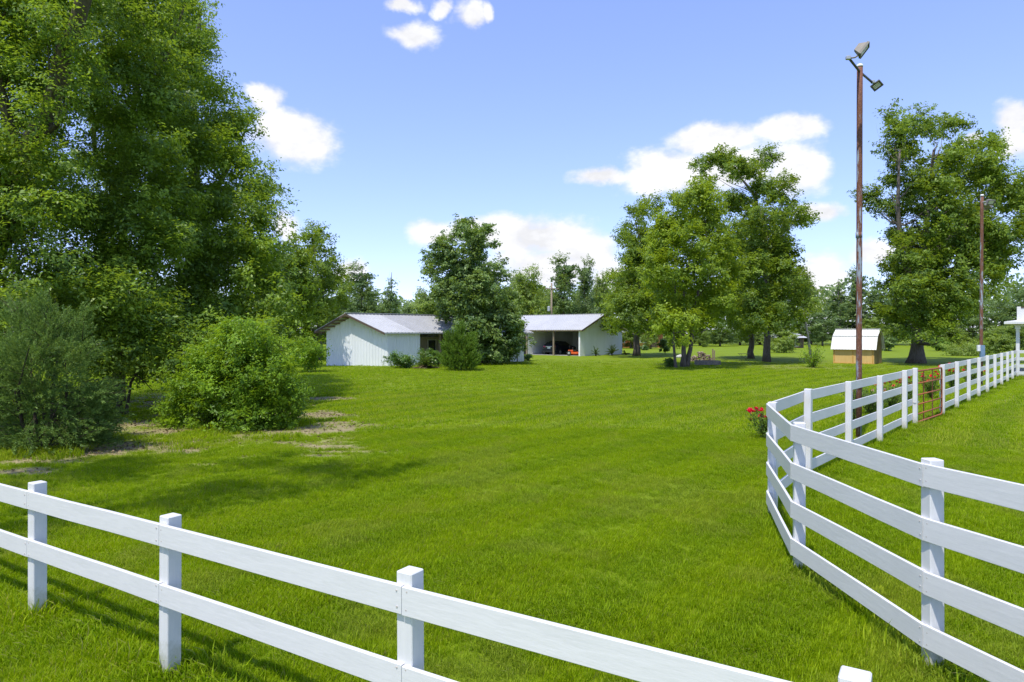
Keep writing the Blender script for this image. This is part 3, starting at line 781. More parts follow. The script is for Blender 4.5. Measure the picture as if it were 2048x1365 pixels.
def build_carport():
    R0 = G(1160, 712.8); u = Vector((-1.3, 1, 0)).normalized(); v = Vector((1 / 1.3, 1, 0)).normalized()
    W, L = 9.14, 11.2; eave, ridge = 2.84, 4.52; up = Vector((0, 0, 1))
    root = empty('metal_carport', R0 + u * L / 2 + v * W / 2, 'white metal barn with an open carport bay sheltering a dark car', 'barn')
    ribbed('gable_wall', R0, R0 + v * W, lambda f: eave + (ridge - .14 - eave) * (1 - abs(2 * f - 1)), M['steel_wall'], root, 0.23, 0.018)
    ribbed('rear_wall', R0 + v * W, R0 + v * W + u * L, lambda f: eave - .03, M['steel_wall'], root, 0.23, 0.018)
    ribbed('partition_wall', R0 + u * 6.77, R0 + u * 6.77 + v * W, lambda f: eave + (ridge - .2 - eave) * (1 - abs(2 * f - 1)), M['steel_wall'], root, 0.23, 0.018, 1)
    ribbed('far_wall', R0 + u * L, R0 + u * L + v * W, lambda f: eave + (ridge - .2 - eave) * (1 - abs(2 * f - 1)), M['steel_wall'], root, 0.23, 0.018, -1)
    ribbed('front_wall', R0 + u * 7.6, R0 + u * L, lambda f: eave - .03, M['steel_wall'], root, 0.23, 0.018, -1)
    box('corner_post', R0 + u * 0.10 + v * 0.09 + up * 1.38, (0.09, 0.07, 1.38), M['cap_white'], root, u)
    box('post', R0 + u * 3.38 + v * 0.09 + up * 1.36, (0.08, 0.08, 1.36), M['timber'], root, u)
    box('post', R0 + u * 6.95 + v * 0.09 + up * 1.36, (0.10, 0.10, 1.36), M['timber'], root, u)
    beam('header_beam', R0 + v * .07 + up * (eave - .12), R0 + u * 7.6 + v * .07 + up * (eave - .12), 0.1, 0.2, M['timber'], root)
    box('floor_slab', R0 + u * 3.4 + v * W / 2 + up * 0.02, (3.3, W / 2 - .1, 0.03), M['concrete'], root, u)
    # open shelves on the inside of the gable wall
    sh = []
    for z_ in (0.9, 1.7): box('shelf', R0 + u * 0.35 + v * 5.2 + up * z_, (0.22, 1.6, 0.03), M['timber'], root, u)
    for z_ in (1.0, 2.0): box('girt', R0 + u * 0.08 + v * 4.5 + up * z_, (0.04, 4.3, 0.06), M['rafter'], root, u)
    RD = R0 + v * W / 2 + up * ridge; k = 1.06
    E = RD + (R0 + up * eave - RD) * k; Bk = RD + (R0 + v * W + up * eave - RD) * k
    s1, s2 = -0.40, L + .3
    ribbed_slope('roof_sheet', E + u * s1, E + u * s2, RD + u * s1, RD + u * s2, M['roof'], root)
    ribbed_slope('roof_sheet', Bk + u * s1, Bk + u * s2, RD + u * s1, RD + u * s2, M['roof'], root)
    beam('ridge_cap', RD + u * s1 + up * .03, RD + u * s2 + up * .03, 0.3, 0.03, M['roof'], root)
    beam('fascia', RD + u * s1 - up * .10, E + u * s1 - up * .10, 0.05, 0.13, M['fascia'], root); beam('fascia', RD + u * s1 - up * .10, Bk + u * s1 - up * .10, 0.05, 0.13, M['fascia'], root)
    beam('eave_trim', E + u * s1 - up * .06, E + u * s2 - up * .06, 0.04, 0.07, M['timber'], root)
    return R0, u, v


build_left_barn()
R0, RU, RV = build_carport()


def build_car():
    o = R0 + RU * 4.55 + RV * 0.9; f = RV; s = -RU                 # f: nose direction, s: to its right
    paint = NT('dark_car_paint'); paint.set(0.25, 0.5, 0.3); paint.color((0.02, 0.024, 0.034)); paint = paint.m
    root = empty('parked_car', o, 'dark blue-grey hatchback car parked nose-in under the carport roof', 'car')
    st = [(0.0, .42, .80, .80, .74, .74), (0.10, .26, .95, 1.02, .84, .66), (0.35, .20, .98, 1.30, .88, .62), (0.9, .19, .96, 1.46, .90, .63), (1.6, .19, .95, 1.50, .90, .64), (2.4, .19, .94, 1.46, .90, .64),
          (3.1, .19, .93, 1.10, .90, .68), (3.4, .19, .91, .94, .89, .72), (4.0, .20, .84, .86, .86, .70), (4.35, .26, .72, .74, .78, .66), (4.45, .34, .60, .61, .70, .60)]
    bm = bmesh.new(); rings = []
    for (x, zb, zm, zt, wb, wt) in st:
        prof = [(-wb * .95, zb), (-wb, zb + .2), (-wb, zm), (-wt, zt - .04), (-wt * .85, zt), (wt * .85, zt), (wt, zt - .04), (wb, zm), (wb, zb + .2), (wb * .95, zb)]
        rings.append([bm.verts.new(o + f * x + s * y + Vector((0, 0, z + .05))) for (y, z) in prof])
    for a, b in zip(rings, rings[1:]):
        for k in range(10): bm.faces.new((a[k], a[(k + 1) % 10], b[(k + 1) % 10], b[k]))
    bm.faces.new(rings[0]); bm.faces.new(rings[-1][::-1])
    body = frombm('body', bm, paint, root)
    pt = lambda x, y, z: o + f * x + s * y + Vector((0, 0, z + .05))
    mesh('rear_window', [pt(.09, -.60, 1.0), pt(.09, .60, 1.0), pt(.33, .54, 1.27), pt(.33, -.54, 1.27)], [(0, 1, 2, 3)], M['dark_glass'], root).modifiers.new('t', 'SOLIDIFY').thickness = 0.02
    for sd in (-1, 1):
        for (xa, xb) in ((0.55, 1.45), (1.52, 2.45)):
            mesh('side_window', [pt(xa, sd * .90, 1.0), pt(xb, sd * .905, .99), pt(xb - .1, sd * .685, 1.40), pt(xa + .1, sd * .685, 1.38)], [(0, 1, 2, 3)], M['dark_glass'], root).modifiers.new('t', 'SOLIDIFY').thickness = 0.02
        mesh('tail_light', [pt(.0, sd * .45, .78), pt(.03, sd * .78, .80), pt(.06, sd * .80, .98), pt(.03, sd * .45, .93)], [(0, 1, 2, 3)], plain('red_lens', (0.35, 0.02, 0.02), 0.2), root).modifiers.new('t', 'SOLIDIFY').thickness = 0.04
        for xw in (0.85, 3.55):
            c = pt(xw, sd * .80, .28)
            wv, wf = tube_arrays([c - s * .10 * sd, c + s * .11 * sd], [.32, .32], 20)
            tw = mesh('wheel', wv, wf, plain('tyre_rubber', (0.02, 0.02, 0.02), 0.8), root)
            rv, rf = tube_arrays([c + s * .10 * sd, c + s * .12 * sd], [.20, .18], 16); mesh('rim', rv, rf, M['galv'], tw)
    box('bumper', pt(-.04, 0, .45), (.82, .08, .14), paint, root, s, 0.03)
    box('plate', pt(-.03, 0, .74), (.20, .012, .08), plain('plate_white', (0.7, 0.72, 0.75), 0.4), root, s)
    box('reflection_strip', pt(-.015, 0, .87), (.42, .015, .03), plain('bluish_reflection', (0.6, 0.65, 0.75), 0.15, 0.9), root, s)  # bluish-white reflection on the tail, put in as a solid bright strip


def build_mower():
    o = R0 + RU * 1.05 + RV * 0.75; f = (RV * .3 - RU * .95).normalized(); s = Vector((f.y, -f.x, 0))
    org = plain('orange_paint', (0.60, 0.10, 0.02), 0.45); blk = plain('black_rubber', (0.02, 0.02, 0.02), 0.75)
    root = empty('riding_mower', o, 'low orange riding mower beside the white carport corner post', 'mower')
    pt = lambda x, y, z: o + f * x + s * y + Vector((0, 0, z + .05))
    bm = bmesh.new(); rings = []
    for (x, w, zb, zt) in ((-.62, .40, .18, .30), (-.5, .55, .15, .36), (.3, .58, .14, .37), (.55, .45, .16, .32), (.66, .25, .2, .28)):
        rings.append([bm.verts.new(pt(x, a * w, z)) for (a, z) in ((-1, zb), (-1, zt - .05), (-.85, zt), (.85, zt), (1, zt - .05), (1, zb))])
    for a, b in zip(rings, rings[1:]):
        for k in range(6): bm.faces.new((a[k], a[(k + 1) % 6], b[(k + 1) % 6], b[k]))
    bm.faces.new(rings[0]); bm.faces.new(rings[-1][::-1]); frombm('deck', bm, org, root)
    box('hood', pt(-.45, 0, .47), (.27, .32, .10), org, root, f, .04)
    box('seat', pt(.0, 0, .52), (.22, .24, .06), blk, root, f, .03); box('backrest', pt(-.23, 0, .70), (.05, .23, .18), blk, root, f, .03)
    for (x, r, w) in ((-.55, .24, .10), (.72, .13, .06)):
        for sd in (-1, 1):
            c = pt(x, sd * (.5 if x < 0 else .42), r); v_, f_ = tube_arrays([c - s * w, c + s * w], [r, r], 16); wh = mesh('wheel', v_, f_, blk, root)
            v_, f_ = tube_arrays([c + s * w * sd, c + s * (w + .02) * sd], [r * .55, r * .5], 12); mesh('rim', v_, f_, M['galv'], wh)
    for sd in (-1, 1): tube('lap_bar', [pt(.0, sd * .30, .40), pt(.25, sd * .30, .62), pt(.22, sd * .1, .80)], .02, blk, root, 6)
    tube('roll_bar', [pt(-.5, -.36, .4), pt(-.52, -.36, 1.1), pt(-.52, .36, 1.1), pt(-.5, .36, .4)], .022, blk, root, 6)


build_car(); build_mower()


def build_shed():
    a = math.radians(-40); u = Vector((math.cos(a), math.sin(a), 0)); v = Vector((-u.y, u.x, 0)); up = Vector((0, 0, 1))
    O = G(1667, 727); W, D = 2.95, 2.5
    root = empty('garden_shed', O + u * W / 2 + v * D / 2, 'yellow wooden barn-style shed with white metal gambrel roof beside the tall pole', 'shed')
    pt = lambda x, y, z: O + u * x + v * y + up * z
    # plywood panels with battens on the long side, boards on the gable end
    for i, (x0, x1) in enumerate(((0.0, 1.42), (1.42, 2.40), (2.40, 2.95))):
        box('wall_panel', pt((x0 + x1) / 2, 0.03, 0.72), ((x1 - x0) / 2 - .003, 0.02, 0.72), M['ply'], root, u)
    for x in (0.05, 1.42, 2.83): box('batten', pt(x, -0.005, 0.72), (0.05, 0.015, 0.72), M['ply_trim'], root, u)
    box('batten', pt(W / 2, -0.012, 0.03), (W / 2, 0.02, 0.04), M['ply_trim'], root, u)
    prof = [(-0.22, 1.12), (0.32, 2.18), (D / 2, 2.72), (D - 0.32, 2.18), (D + 0.22, 1.12)]
    # gable end polygons (right side is seen)
    for x, nm in ((W, 'end_wall'), (0.0, 'end_wall')):
        cuts = [0, .42, .84, 1.25, 1.66, 2.08, D] if x == W else [0, D]

        def ztop(y):
            q = [(0.0, 1.50), (0.34, 2.14), (D / 2, 2.66), (D - .34, 2.14), (D, 1.50)]
            for (y0, z0), (y1, z1) in zip(q, q[1:]):
                if y0 - 1e-6 <= y <= y1 + 1e-6: return z0 + (z1 - z0) * (y - y0) / (y1 - y0)
        for y0, y1 in zip(cuts, cuts[1:]):
            ys = sorted({y0 + .004, y1 - .004, *[q for q in (.34, D / 2, D - .34) if y0 < q < y1]}); bm = bmesh.new(); n_ = len(ys); th = .03
            jit = 0.006 * ((int(y0 * 100) * 7) % 3)
            lo = [bm.verts.new(pt(x - th + jit, y, 0)) for y in ys]; hi = [bm.verts.new(pt(x - th + jit, y, ztop(y))) for y in ys]
            lo2 = [bm.verts.new(pt(x + jit, y, 0)) for y in ys]; hi2 = [bm.verts.new(pt(x + jit, y, ztop(y))) for y in ys]
            ring = lo + hi[::-1]; ring2 = lo2 + hi2[::-1]
            bm.faces.new(ring); bm.faces.new(ring2)
            for k in range(len(ring)): bm.faces.new((ring[k], ring[(k + 1) % len(ring)], ring2[(k + 1) % len(ring)], ring2[k]))
            frombm('board', bm, M['ply_end'] if x == W else M['ply'], root)
    box('rear_wall', pt(W / 2, D - .02, .75), (W / 2 - .03, .02, .75), M['ply'], root, u)
    for (q0, q1) in zip(prof, prof[1:]):
        lo, hi = (q0, q1) if q0[1] < q1[1] else (q1, q0)
        ribbed_slope('roof_sheet', pt(-.16, *lo), pt(W + .16, *lo), pt(-.16, *hi), pt(W + .16, *hi), M['white_metal'], root, 0.23, 0.018)
    for (q0, q1) in zip(prof, prof[1:]): beam('edge_trim', pt(W + .17, q0[0], q0[1] - .02), pt(W + .17, q1[0], q1[1] - .02), .03, .06, M['white_metal'], root)
    beam('break_flashing', pt(-.16, .30, 2.185), pt(W + .16, .30, 2.185), .05, .035, M['galv'], root)
    beam('ridge_cap', pt(-.17, D / 2, 2.74), pt(W + .17, D / 2, 2.74), .2, .03, M['white_metal'], root)


build_shed()


def build_porch():
    C = Vector((28.75, 38.8, 0)); up = Vector((0, 0, 1)); u = Vector((.80, -.60, 0)); v = Vector((.60, .80, 0))
    root = empty('white_house', C + u * 4 + v * 3, 'white house with a columned porch and balcony at the end of the fence', 'house')
    pt = lambda x, y, z: C + u * x + v * y + up * z
    box('porch_floor', pt(4.6, 3.2, 0.08), (4.9, 3.5, 0.08), M['concrete'], root, u)
    for (x, y) in ((0, 0), (3.0, 0), (6.0, 0), (0, 3.0), (0.0, 6.0)):
        box('column', pt(x, y, 1.41), (.085, .085, 1.41), M['paint_post'], root, u, bevel=.01); box('column_cap', pt(x, y, 2.74), (.13, .13, .10), M['paint_post'], root, u)
    box('ceiling_beam', pt(4.6, 0, 2.86), (4.75, .07, .07), M['paint_post'], root, u); box('ceiling_beam', pt(0, 3.2, 2.86), (.07, 3.05, .07), M['paint_post'], root, u)
    bm = bmesh.new(); lo = [pt(*q) for q in ((-.62, -.62, 2.93), (9.8, -.62, 2.93), (9.8, 7, 2.93), (-.62, 7, 2.93))]
    mi = [q + up * .13 for q in lo]; hi = [pt(*q) for q in ((-.0, .0, 3.16), (9.8, .0, 3.16), (9.8, 7, 3.16), (-.0, 7, 3.16))]
    R = [[bm.verts.new(q) for q in r] for r in (lo, mi, hi)]
    bm.faces.new(R[0]); bm.faces.new(R[2])
    for a, b in zip(R, R[1:]):
        for k in range(4): bm.faces.new((a[k], a[(k + 1) % 4], b[(k + 1) % 4], b[k]))
    frombm('porch_roof', bm, M['paint_post'], root)
    for x, y in ((.05, .05), (1.65, .05), (.05, 1.65), (3.25, .05)): box('balcony_post', pt(x, y, 3.53), (.09, .09, .38), M['paint_post'], root, u, bevel=.008)
    for k in range(8):
        box('balcony_board', pt(.23 + k * .18, .06, 3.50), (.086, .015, .33), M['paint_post'], root, u); box('balcony_board', pt(.06, .23 + k * .18, 3.50), (.015, .086, .33), M['paint_post'], root, u)
        box('balcony_board', pt(1.83 + k * .18, .06, 3.50), (.086, .015, .33), M['paint_post'], root, u)
    box('balcony_rail', pt(1.65, .06, 3.87), (1.5, .05, .03), M['fascia'], root, u)
    for k in range(19): box('siding_board', pt(6.4, 3.0, .25 + k * .145), (3.2, .02, .068), M['paint_post'], root, u)
    wn = box('window', pt(4.6, 2.95, 1.6), (.5, .03, .7), M['cap_white'], root, u); box('pane', pt(4.6, 2.915, 1.6), (.42, .01, .62), M['dark_glass'], wn, u)


build_porch()


def far_house(name, label, c, w, dp, hw, hr, wallm, roofm, rot):
    u = Vector((math.cos(rot), math.sin(rot), 0)); v = Vector((-u.y, u.x, 0)); up = Vector((0, 0, 1)); root = empty(name, c, label, 'house')
    pt = lambda x, y, z: c + u * x + v * y + up * z
    box('wall', pt(0, 0, hw / 2), (w / 2, dp / 2, hw / 2), wallm, root, u)
    bm = bmesh.new(); o = .5
    E = [bm.verts.new(pt(x, y, hw - .04)) for (x, y) in ((-w / 2 - o, -dp / 2 - o), (w / 2 + o, -dp / 2 - o), (w / 2 + o, dp / 2 + o), (-w / 2 - o, dp / 2 + o))]
    r1, r2 = bm.verts.new(pt(-w / 2 + dp * .45, 0, hr)), bm.verts.new(pt(w / 2 - dp * .45, 0, hr))
    for f in ((E[0], E[1], r2, r1), (E[2], E[3], r1, r2), (E[1], E[2], r2), (E[3], E[0], r1), (E[3], E[2], E[1], E[0])): bm.faces.new(f)
    frombm('roof', bm, roofm, root)
    for x in (-w * .3, w * .12): 
        wf = box('window', pt(x, -dp / 2 - .02, hw * .55), (.6, .03, .65), M['cap_white'], root, u); box('pane', pt(x, -dp / 2 - .06, hw * .55), (.5, .02, .55), M['dark_glass'], wf, u)
    box('door', pt(w * .33, -dp / 2 - .02, 1.05), (.5, .03, 1.05), M['fascia'], root, u)


brick = plain('orange_brick', (0.40, 0.13, 0.055), 0.85, var=0.25, scale=8)
far_house('brick_house', 'orange brick house far away beyond the corner of the carport barn', Vector((20.3, 118, 0)), 9, 8, 2.6, 4.6, brick, M['roof_dark'], 0.15)
far_house('distant_house', 'distant house with a pale grey roof seen behind the oaks', Vector((44.9, 112, 0)), 4.0, 3.8, 1.7, 3.1, plain('red_brown_wall', (0.25, 0.12, 0.07), 0.85), M['roof'], 0.5)

# ------------------------------------------------------------------ poles with floodlights


def floodlight(parent, c, face, right, w, h, dep):
    "housing that widens from a small back to a glass front; FACE is the way it shines"
    face, right = Vector(face).normalized(), Vector(right).normalized(); up = face.cross(right).normalized()
    bm = bmesh.new()
    fr = [bm.verts.new(c + right * w / 2 * a + up * h / 2 * b) for a, b in ((-1, -1), (1, -1), (1, 1), (-1, 1))]
    bk = [bm.verts.new(c - face * dep + right * w * .28 * a + up * h * .22 * b) for a, b in ((-1, -1), (1, -1), (1, 1), (-1, 1))]
    bm.faces.new(fr); bm.faces.new(bk[::-1])
    for k in range(4): bm.faces.new((fr[k], fr[(k + 1) % 4], bk[(k + 1) % 4], bk[k]))
    hs = frombm('lamp_housing', bm, M['lamp_body'], parent)
    bm = bmesh.new()
    for (dx, dy, a, b) in ((0, .5, w / 2 + .01, .01), (0, -.5, w / 2 + .01, .01)): bm_box(bm, c + up * h * dy + face * .015, (a, b, .025), right, None, face)
    for sx in (-.5, .5): bm_box(bm, c + right * w * sx + face * .015, (.01, h / 2 - .011, .024), right, None, face)
    frombm('lamp_frame', bm, M['lamp_dark'], hs)
    bm = bmesh.new(); bm_box(bm, c + face * .008, (w / 2 - .022, h / 2 - .022, .006), right, None, face); frombm('lamp_glass', bm, M['lamp_glass'], hs)
    for k in range(3):
        bm = bmesh.new(); bm_box(bm, c + face * .022 + up * h * (-.25 + .25 * k), (w / 2 - .03, .008, .005), right, None, face); frombm('reflector_rib', bm, M['cap_white'], hs)
    return hs


def build_poles():
    p = G(1717.5, 880); top = P(1720, 133, p.y).z
    root = empty('light_pole', p, 'tall rusty steel light pole with two floodlights behind the curved fence', 'light pole', 'floodlight poles')
    r = 0.062
    zs = [-.3, 1.5, 3.0, 4.5, 6.0, 7.5, top]
    tube('pole', [p + Vector((0.004 * i, 0, z)) for i, z in enumerate(zs)], [r] * len(zs), M['rusty_pole'], root, 16)
    for z in (1.15, 4.55): tube('coupling', [p + Vector((0.006, 0, z)), p + Vector((0.006, 0, z + .12))], r + .008, M['rusty_pole'], root, 16)
    pt_ = p + Vector((.024, 0, top)); bm = bmesh.new(); bmesh.ops.create_uvsphere(bm, u_segments=14, v_segments=8, radius=r + .012)
    for v in bm.verts: v.co = Vector((v.co.x, v.co.y, max(v.co.z, -.02) * .8)) + pt_
    frombm('cap', bm, M['cap_white'], root, smooth=True)
    za = top - .12
    a = P(1698, 117, 1); a = Vector(((1698 - CX) / F, 1, (HY - 117) / F)); a = a * ((za - CAMH) / a.z); a.z += CAMH
    b = Vector(((1744, 165)[0] - CX, F, HY - 165)) / F; b = b * ((za - CAMH) / b.z); b.z += CAMH
    mid = Vector((p.x + .02, p.y, za)); d1 = (a - mid); d2 = (b - mid)
    tube('arm', [a, mid, b], .026, M['lamp_arm'], root, 8)
    box('junction_box', a + Vector((-.02, 0, 0.01)), (.045, .04, .04), M['galv'], root, bevel=.01); box('junction_box', b + Vector((.02, 0, .01)), (.04, .035, .035), M['galv'], root, bevel=.01)
    l1 = a + Vector((.24, -.05, .10)); tube('bracket', [a, a + Vector((.12, -.02, .01)), l1 + Vector((-.03, .0, -.03))], .018, M['lamp_body'], root, 6)
    # upper lamp shines down and to the front right; lower one the same way further back
    f1 = Vector((0.70, -0.52, -0.55)); r1 = Vector((0.55, -0.05, 0.70)); r1 = (r1 - f1.normalized() * r1.dot(f1.normalized())).normalized()
    floodlight(root, P(1727, 100, a.y - .05) , f1, r1, .29, .17, .16)
    f2 = Vector((-0.25, -0.65, -0.6)); r2 = Vector((.5, -.2, .55)); r2 = (r2 - f2.normalized() * r2.dot(f2.normalized())).normalized()
    floodlight(root, P(1753.5, 171, b.y + .05), f2, r2, .21, .15, .14)
    tube('bracket', [b, P(1751, 168, b.y + .12)], .018, M['lamp_body'], root, 6)
    # second pole
    q = G(1962, 772); tp = P(1964, 392, q.y).z
    r2_ = empty('light_pole', q, 'thinner rusty light pole with a blue-grey box in front of the big oak', 'light pole', 'floodlight poles')
    tube('pole', [q + Vector((0.01 * i, 0, z)) for i, z in enumerate((-.3, 2, 4, 6, 8, tp))], .068, M['rusty_pole'], r2_, 14)
    c = q + Vector((.05, 0, tp)); tube('cap', [c - Vector((0, 0, .02)), c + Vector((0, 0, .06))], [.085, .06], M['cap_white'], r2_, 14)
    tube('arm', [c + Vector((-.02, -.5, -.35)), c + Vector((0, 0, -.30)), c + Vector((.55, .55, -.35))], .03, M['galv'], r2_, 8)
    floodlight(r2_, c + Vector((-.04, -.62, -.42)), Vector((.1, -.7, -.6)), Vector((1, .1, 0)), .3, .22, .2)
    floodlight(r2_, c + Vector((.72, .62, -.38)), Vector((.7, .5, -.5)), Vector((.6, -.8, 0)), .3, .22, .2)
    box('meter_box', q + Vector((-.02, -.12, 1.55)), (.09, .06, .30), M['box_blue'], r2_, bevel=.01)
    box('socket_box', q + Vector((-.17, -.09, 1.72)), (.06, .05, .14), M['cap_white'], r2_, bevel=.01)
    # power pole with a transformer behind the carport
    up_ = G(1102.5, 702); up_.y = 95.0; up_.x = (1102.5 - CX) / F * 95
    r3 = empty('utility_pole', up_, 'weathered wooden utility pole with grey transformer behind the carport roof', 'utility pole')
    tube('pole', [up_, up_ + Vector((0.05, 0, 9.4))], [.17, .12], M['timber'], r3, 10)
    tc_ = P(1097.6, 618, 94.6); v_, f_ = tube_arrays([tc_ - Vector((0, 0, .32)), tc_ + Vector((0, 0, .28)), tc_ + Vector((0, 0, .34))], [.2, .2, .14], 14); mesh('transformer', v_, f_, M['galv'], r3)
    box('cross_arm', up_ + Vector((0.05, -.12, 8.6)), (1.0, .06, .06), M['timber'], r3)


build_poles()

# ------------------------------------------------------------------ foliage


def leaves(name, C, Nn, L, W, tone, mat, parent, rng, T=None):
    n = len(C)
    if T is None:
        T = rng.normal(size=(n, 3))
    T = T - Nn * np.sum(T * Nn, 1, keepdims=True); T /= np.linalg.norm(T, axis=1, keepdims=True) + 1e-9
    B = np.cross(Nn, T); L = np.asarray(L).reshape(-1, 1) * np.ones((n, 1)); W = np.asarray(W).reshape(-1, 1) * np.ones((n, 1))
    fold = W * 0.22
    V = np.empty((n, 4, 3)); V[:, 0] = C - T * L * .5; V[:, 1] = C + B * W * .5 + Nn * fold + T * L * .04; V[:, 2] = C + T * L * .5 - Nn * fold * .6; V[:, 3] = C - B * W * .5 + Nn * fold + T * L * .04
    org = np.array(wloc(parent)) if parent is not None else np.zeros(3)
    V = (V.reshape(-1, 3) - org).astype(np.float32)
    me = bpy.data.meshes.new(name); me.vertices.add(4 * n); me.vertices.foreach_set('co', V.ravel())
    me.loops.add(4 * n); me.loops.foreach_set('vertex_index', np.arange(4 * n, dtype=np.int32))
    me.polygons.add(n); me.polygons.foreach_set('loop_start', np.arange(0, 4 * n, 4, dtype=np.int32)); me.update()
    me.attributes.new('tone', 'FLOAT', 'FACE').data.foreach_set('value', np.clip(tone, 0, 1).astype(np.float32))
    me.materials.append(mat)
    o = bpy.data.objects.new(name, me); COL.objects.link(o)
    if parent is not None: o.parent = parent
    return o


def unit(rng, n):
    v = rng.normal(size=(n, 3)); return v / np.linalg.norm(v, axis=1, keepdims=True)


def crown_points(rng, lobes, ncl, lpc, clr, flat=0.6, inner=0.35, droop=0.0):
    "big clumps in the lobes' shells, sprays in each clump, leaves in each spray; returns clump centres, leaf points, normals, tones"
    lo = np.array(lobes); vol = (lo[:, 3] * lo[:, 4] * lo[:, 5]) ** (2 / 3.0)
    nb = max(12, ncl // 7); idx = rng.choice(len(lo), nb, p=vol / vol.sum())
    dr = unit(rng, nb); rad = (inner ** 2.2 + (1.15 - inner ** 2.2) * rng.random(nb)) ** (1 / 2.2)
    bc = lo[idx, :3] + dr * lo[idx, 3:6] * rad[:, None]; br = clr * 1.55 * np.exp(rng.normal(0, .3, nb)).clip(.5, 1.7)
    ns = rng.poisson(7 * (br / (clr * 1.55)) ** 1.5) + 2; sk = np.repeat(np.arange(nb), ns); m = len(sk)
    so = unit(rng, m) * (rng.random(m) ** .5)[:, None]; so[:, 2] = so[:, 2] * .85 + .08
    cc = bc[sk] + so * br[sk][:, None]; sd = dr[sk] * .55 + so * .6; sd /= np.linalg.norm(sd, axis=1, keepdims=True) + 1e-6
    cr = clr * .62 * np.exp(rng.normal(0, .3, m)).clip(.5, 1.8)
    nl = rng.poisson(lpc * (cr / (clr * .62)) ** 1.5) + 4; k = np.repeat(np.arange(m), nl); n = len(k)
    off = rng.normal(size=(n, 3)) * .5; off[:, 2] *= max(.62, flat * .8)
    along = (rng.random(n) - .35) * 1.3
    C = cc[k] + (off + sd[k] * along[:, None]) * cr[k][:, None]
    outw = sd[k] * .5 + np.array([0, 0, .55]) + unit(rng, m)[k] * .45 + unit(rng, n) * .5
    Nn = outw / np.linalg.norm(outw, axis=1, keepdims=True)
    tone = .45 + rng.normal(0, .20, nb)[sk[k]] + rng.normal(0, .15, m)[k] + rng.normal(0, .22, n)
    return cc, C, Nn, tone


def limb_path(a, b, rng, n=6, sag=0.12):
    a, b = Vector(a), Vector(b); L = (b - a).length; out = []
    w = Vector((rng.normal(), rng.normal(), rng.normal())) * L * 0.06
    for i in range(n + 1):
        f = i / n; p = a.lerp(b, f); p.z += -sag * L * (math.sin(math.pi * f)) * 0.6 + 0.0
        p += w * math.sin(math.pi * f) + Vector((rng.normal(), rng.normal(), rng.normal())) * L * 0.012 * (0 < i < n); out.append(p)
    return out


def tree(name, label, base, lobes, trunks, ncl, lpc, clr, leaf_l, mat, seed, barkm='bark', cat='tree', group=None, lw=0.5, limbs=26, flat=0.6, twigs=60, flare=1.35, part='crown', inner=.35):
    rng = np.random.default_rng(seed); base = Vector((base[0], base[1], 0))
    root = empty(name, base, label, cat, group)
    cc, C, Nn, tone = crown_points(rng, lobes, ncl, lpc * .54, clr, flat, inner)
    keep = C[:, 2] > 0.03; C, Nn, tone = C[keep], Nn[keep], tone[keep]
    n = len(C); L = leaf_l * 1.20 * rng.uniform(.6, 1.25, n)
    tb = Tubes(); spine = []
    for (path, r0, r1) in trunks:
        path = [Vector(p) for p in path]; m_ = len(path); fine = []
        for i in range(m_ - 1):
            for s in range(4): fine.append(path[i].lerp(path[i + 1], s / 4))
        fine.append(path[-1]); q = len(fine); rr = []
        for i, p in enumerate(fine):
            f = i / (q - 1); r = r0 + (r1 - r0) * f
            h = p.z - fine[0].z; r *= 1 + (flare - 1) * math.exp(-h / (r0 * 1.6 + .01))
            if 0 < i < q - 1: p = p + Vector((rng.normal(), rng.normal(), 0)) * r * .12
            fine[i] = p; rr.append(r); spine.append((p, r))
        fine[0] = fine[0] - Vector((0, 0, .15)); tb.add(fine, rr, 12)
    sp = np.array([[*p, r] for p, r in spine])
    lo = np.array(lobes); order = rng.permutation(len(lo))[:limbs]
    ends = []
    for i in order:
        c = lo[i, :3]; dist = np.linalg.norm(sp[:, :3] - c, axis=1) + np.where(sp[:, 2] > c[2] - .15 * abs(c[2]), 6.0, 0) + np.where(sp[:, 2] < c[2] * .25, 4.0, 0)
        j = int(np.argmin(dist)); p0 = Vector(sp[j, :3]); r0 = sp[j, 3]
        path = limb_path(p0, c, rng); rs = [max(.008, r0 * .5 * (1 - f / 6.0) + .012 * lo[i, 5]) * (1 - .75 * f / 6.0) for f in range(7)]
        tb.add(path, rs, 6); ends.append((path, rs))
    if ends and twigs:
        ep = np.array([[*p, r] for (pa, rs) in ends for p, r in zip(pa[2:], rs[2:])])
        for i in rng.permutation(len(cc))[:twigs]:
            j = int(np.argmin(np.linalg.norm(ep[:, :3] - cc[i], axis=1))); p0 = Vector(ep[j, :3])
            if (p0 - Vector(cc[i])).length > 4.5: continue
            tb.add(limb_path(p0, cc[i], rng, 3, .05), [ep[j, 3] * .55, ep[j, 3] * .42, ep[j, 3] * .3, .004], 5)
    tb.build('trunk', M[barkm], root)
    cr = leaves(part, C, Nn, L, L * lw, tone, mat, root, rng); tag(cr, kind='stuff')
    return root


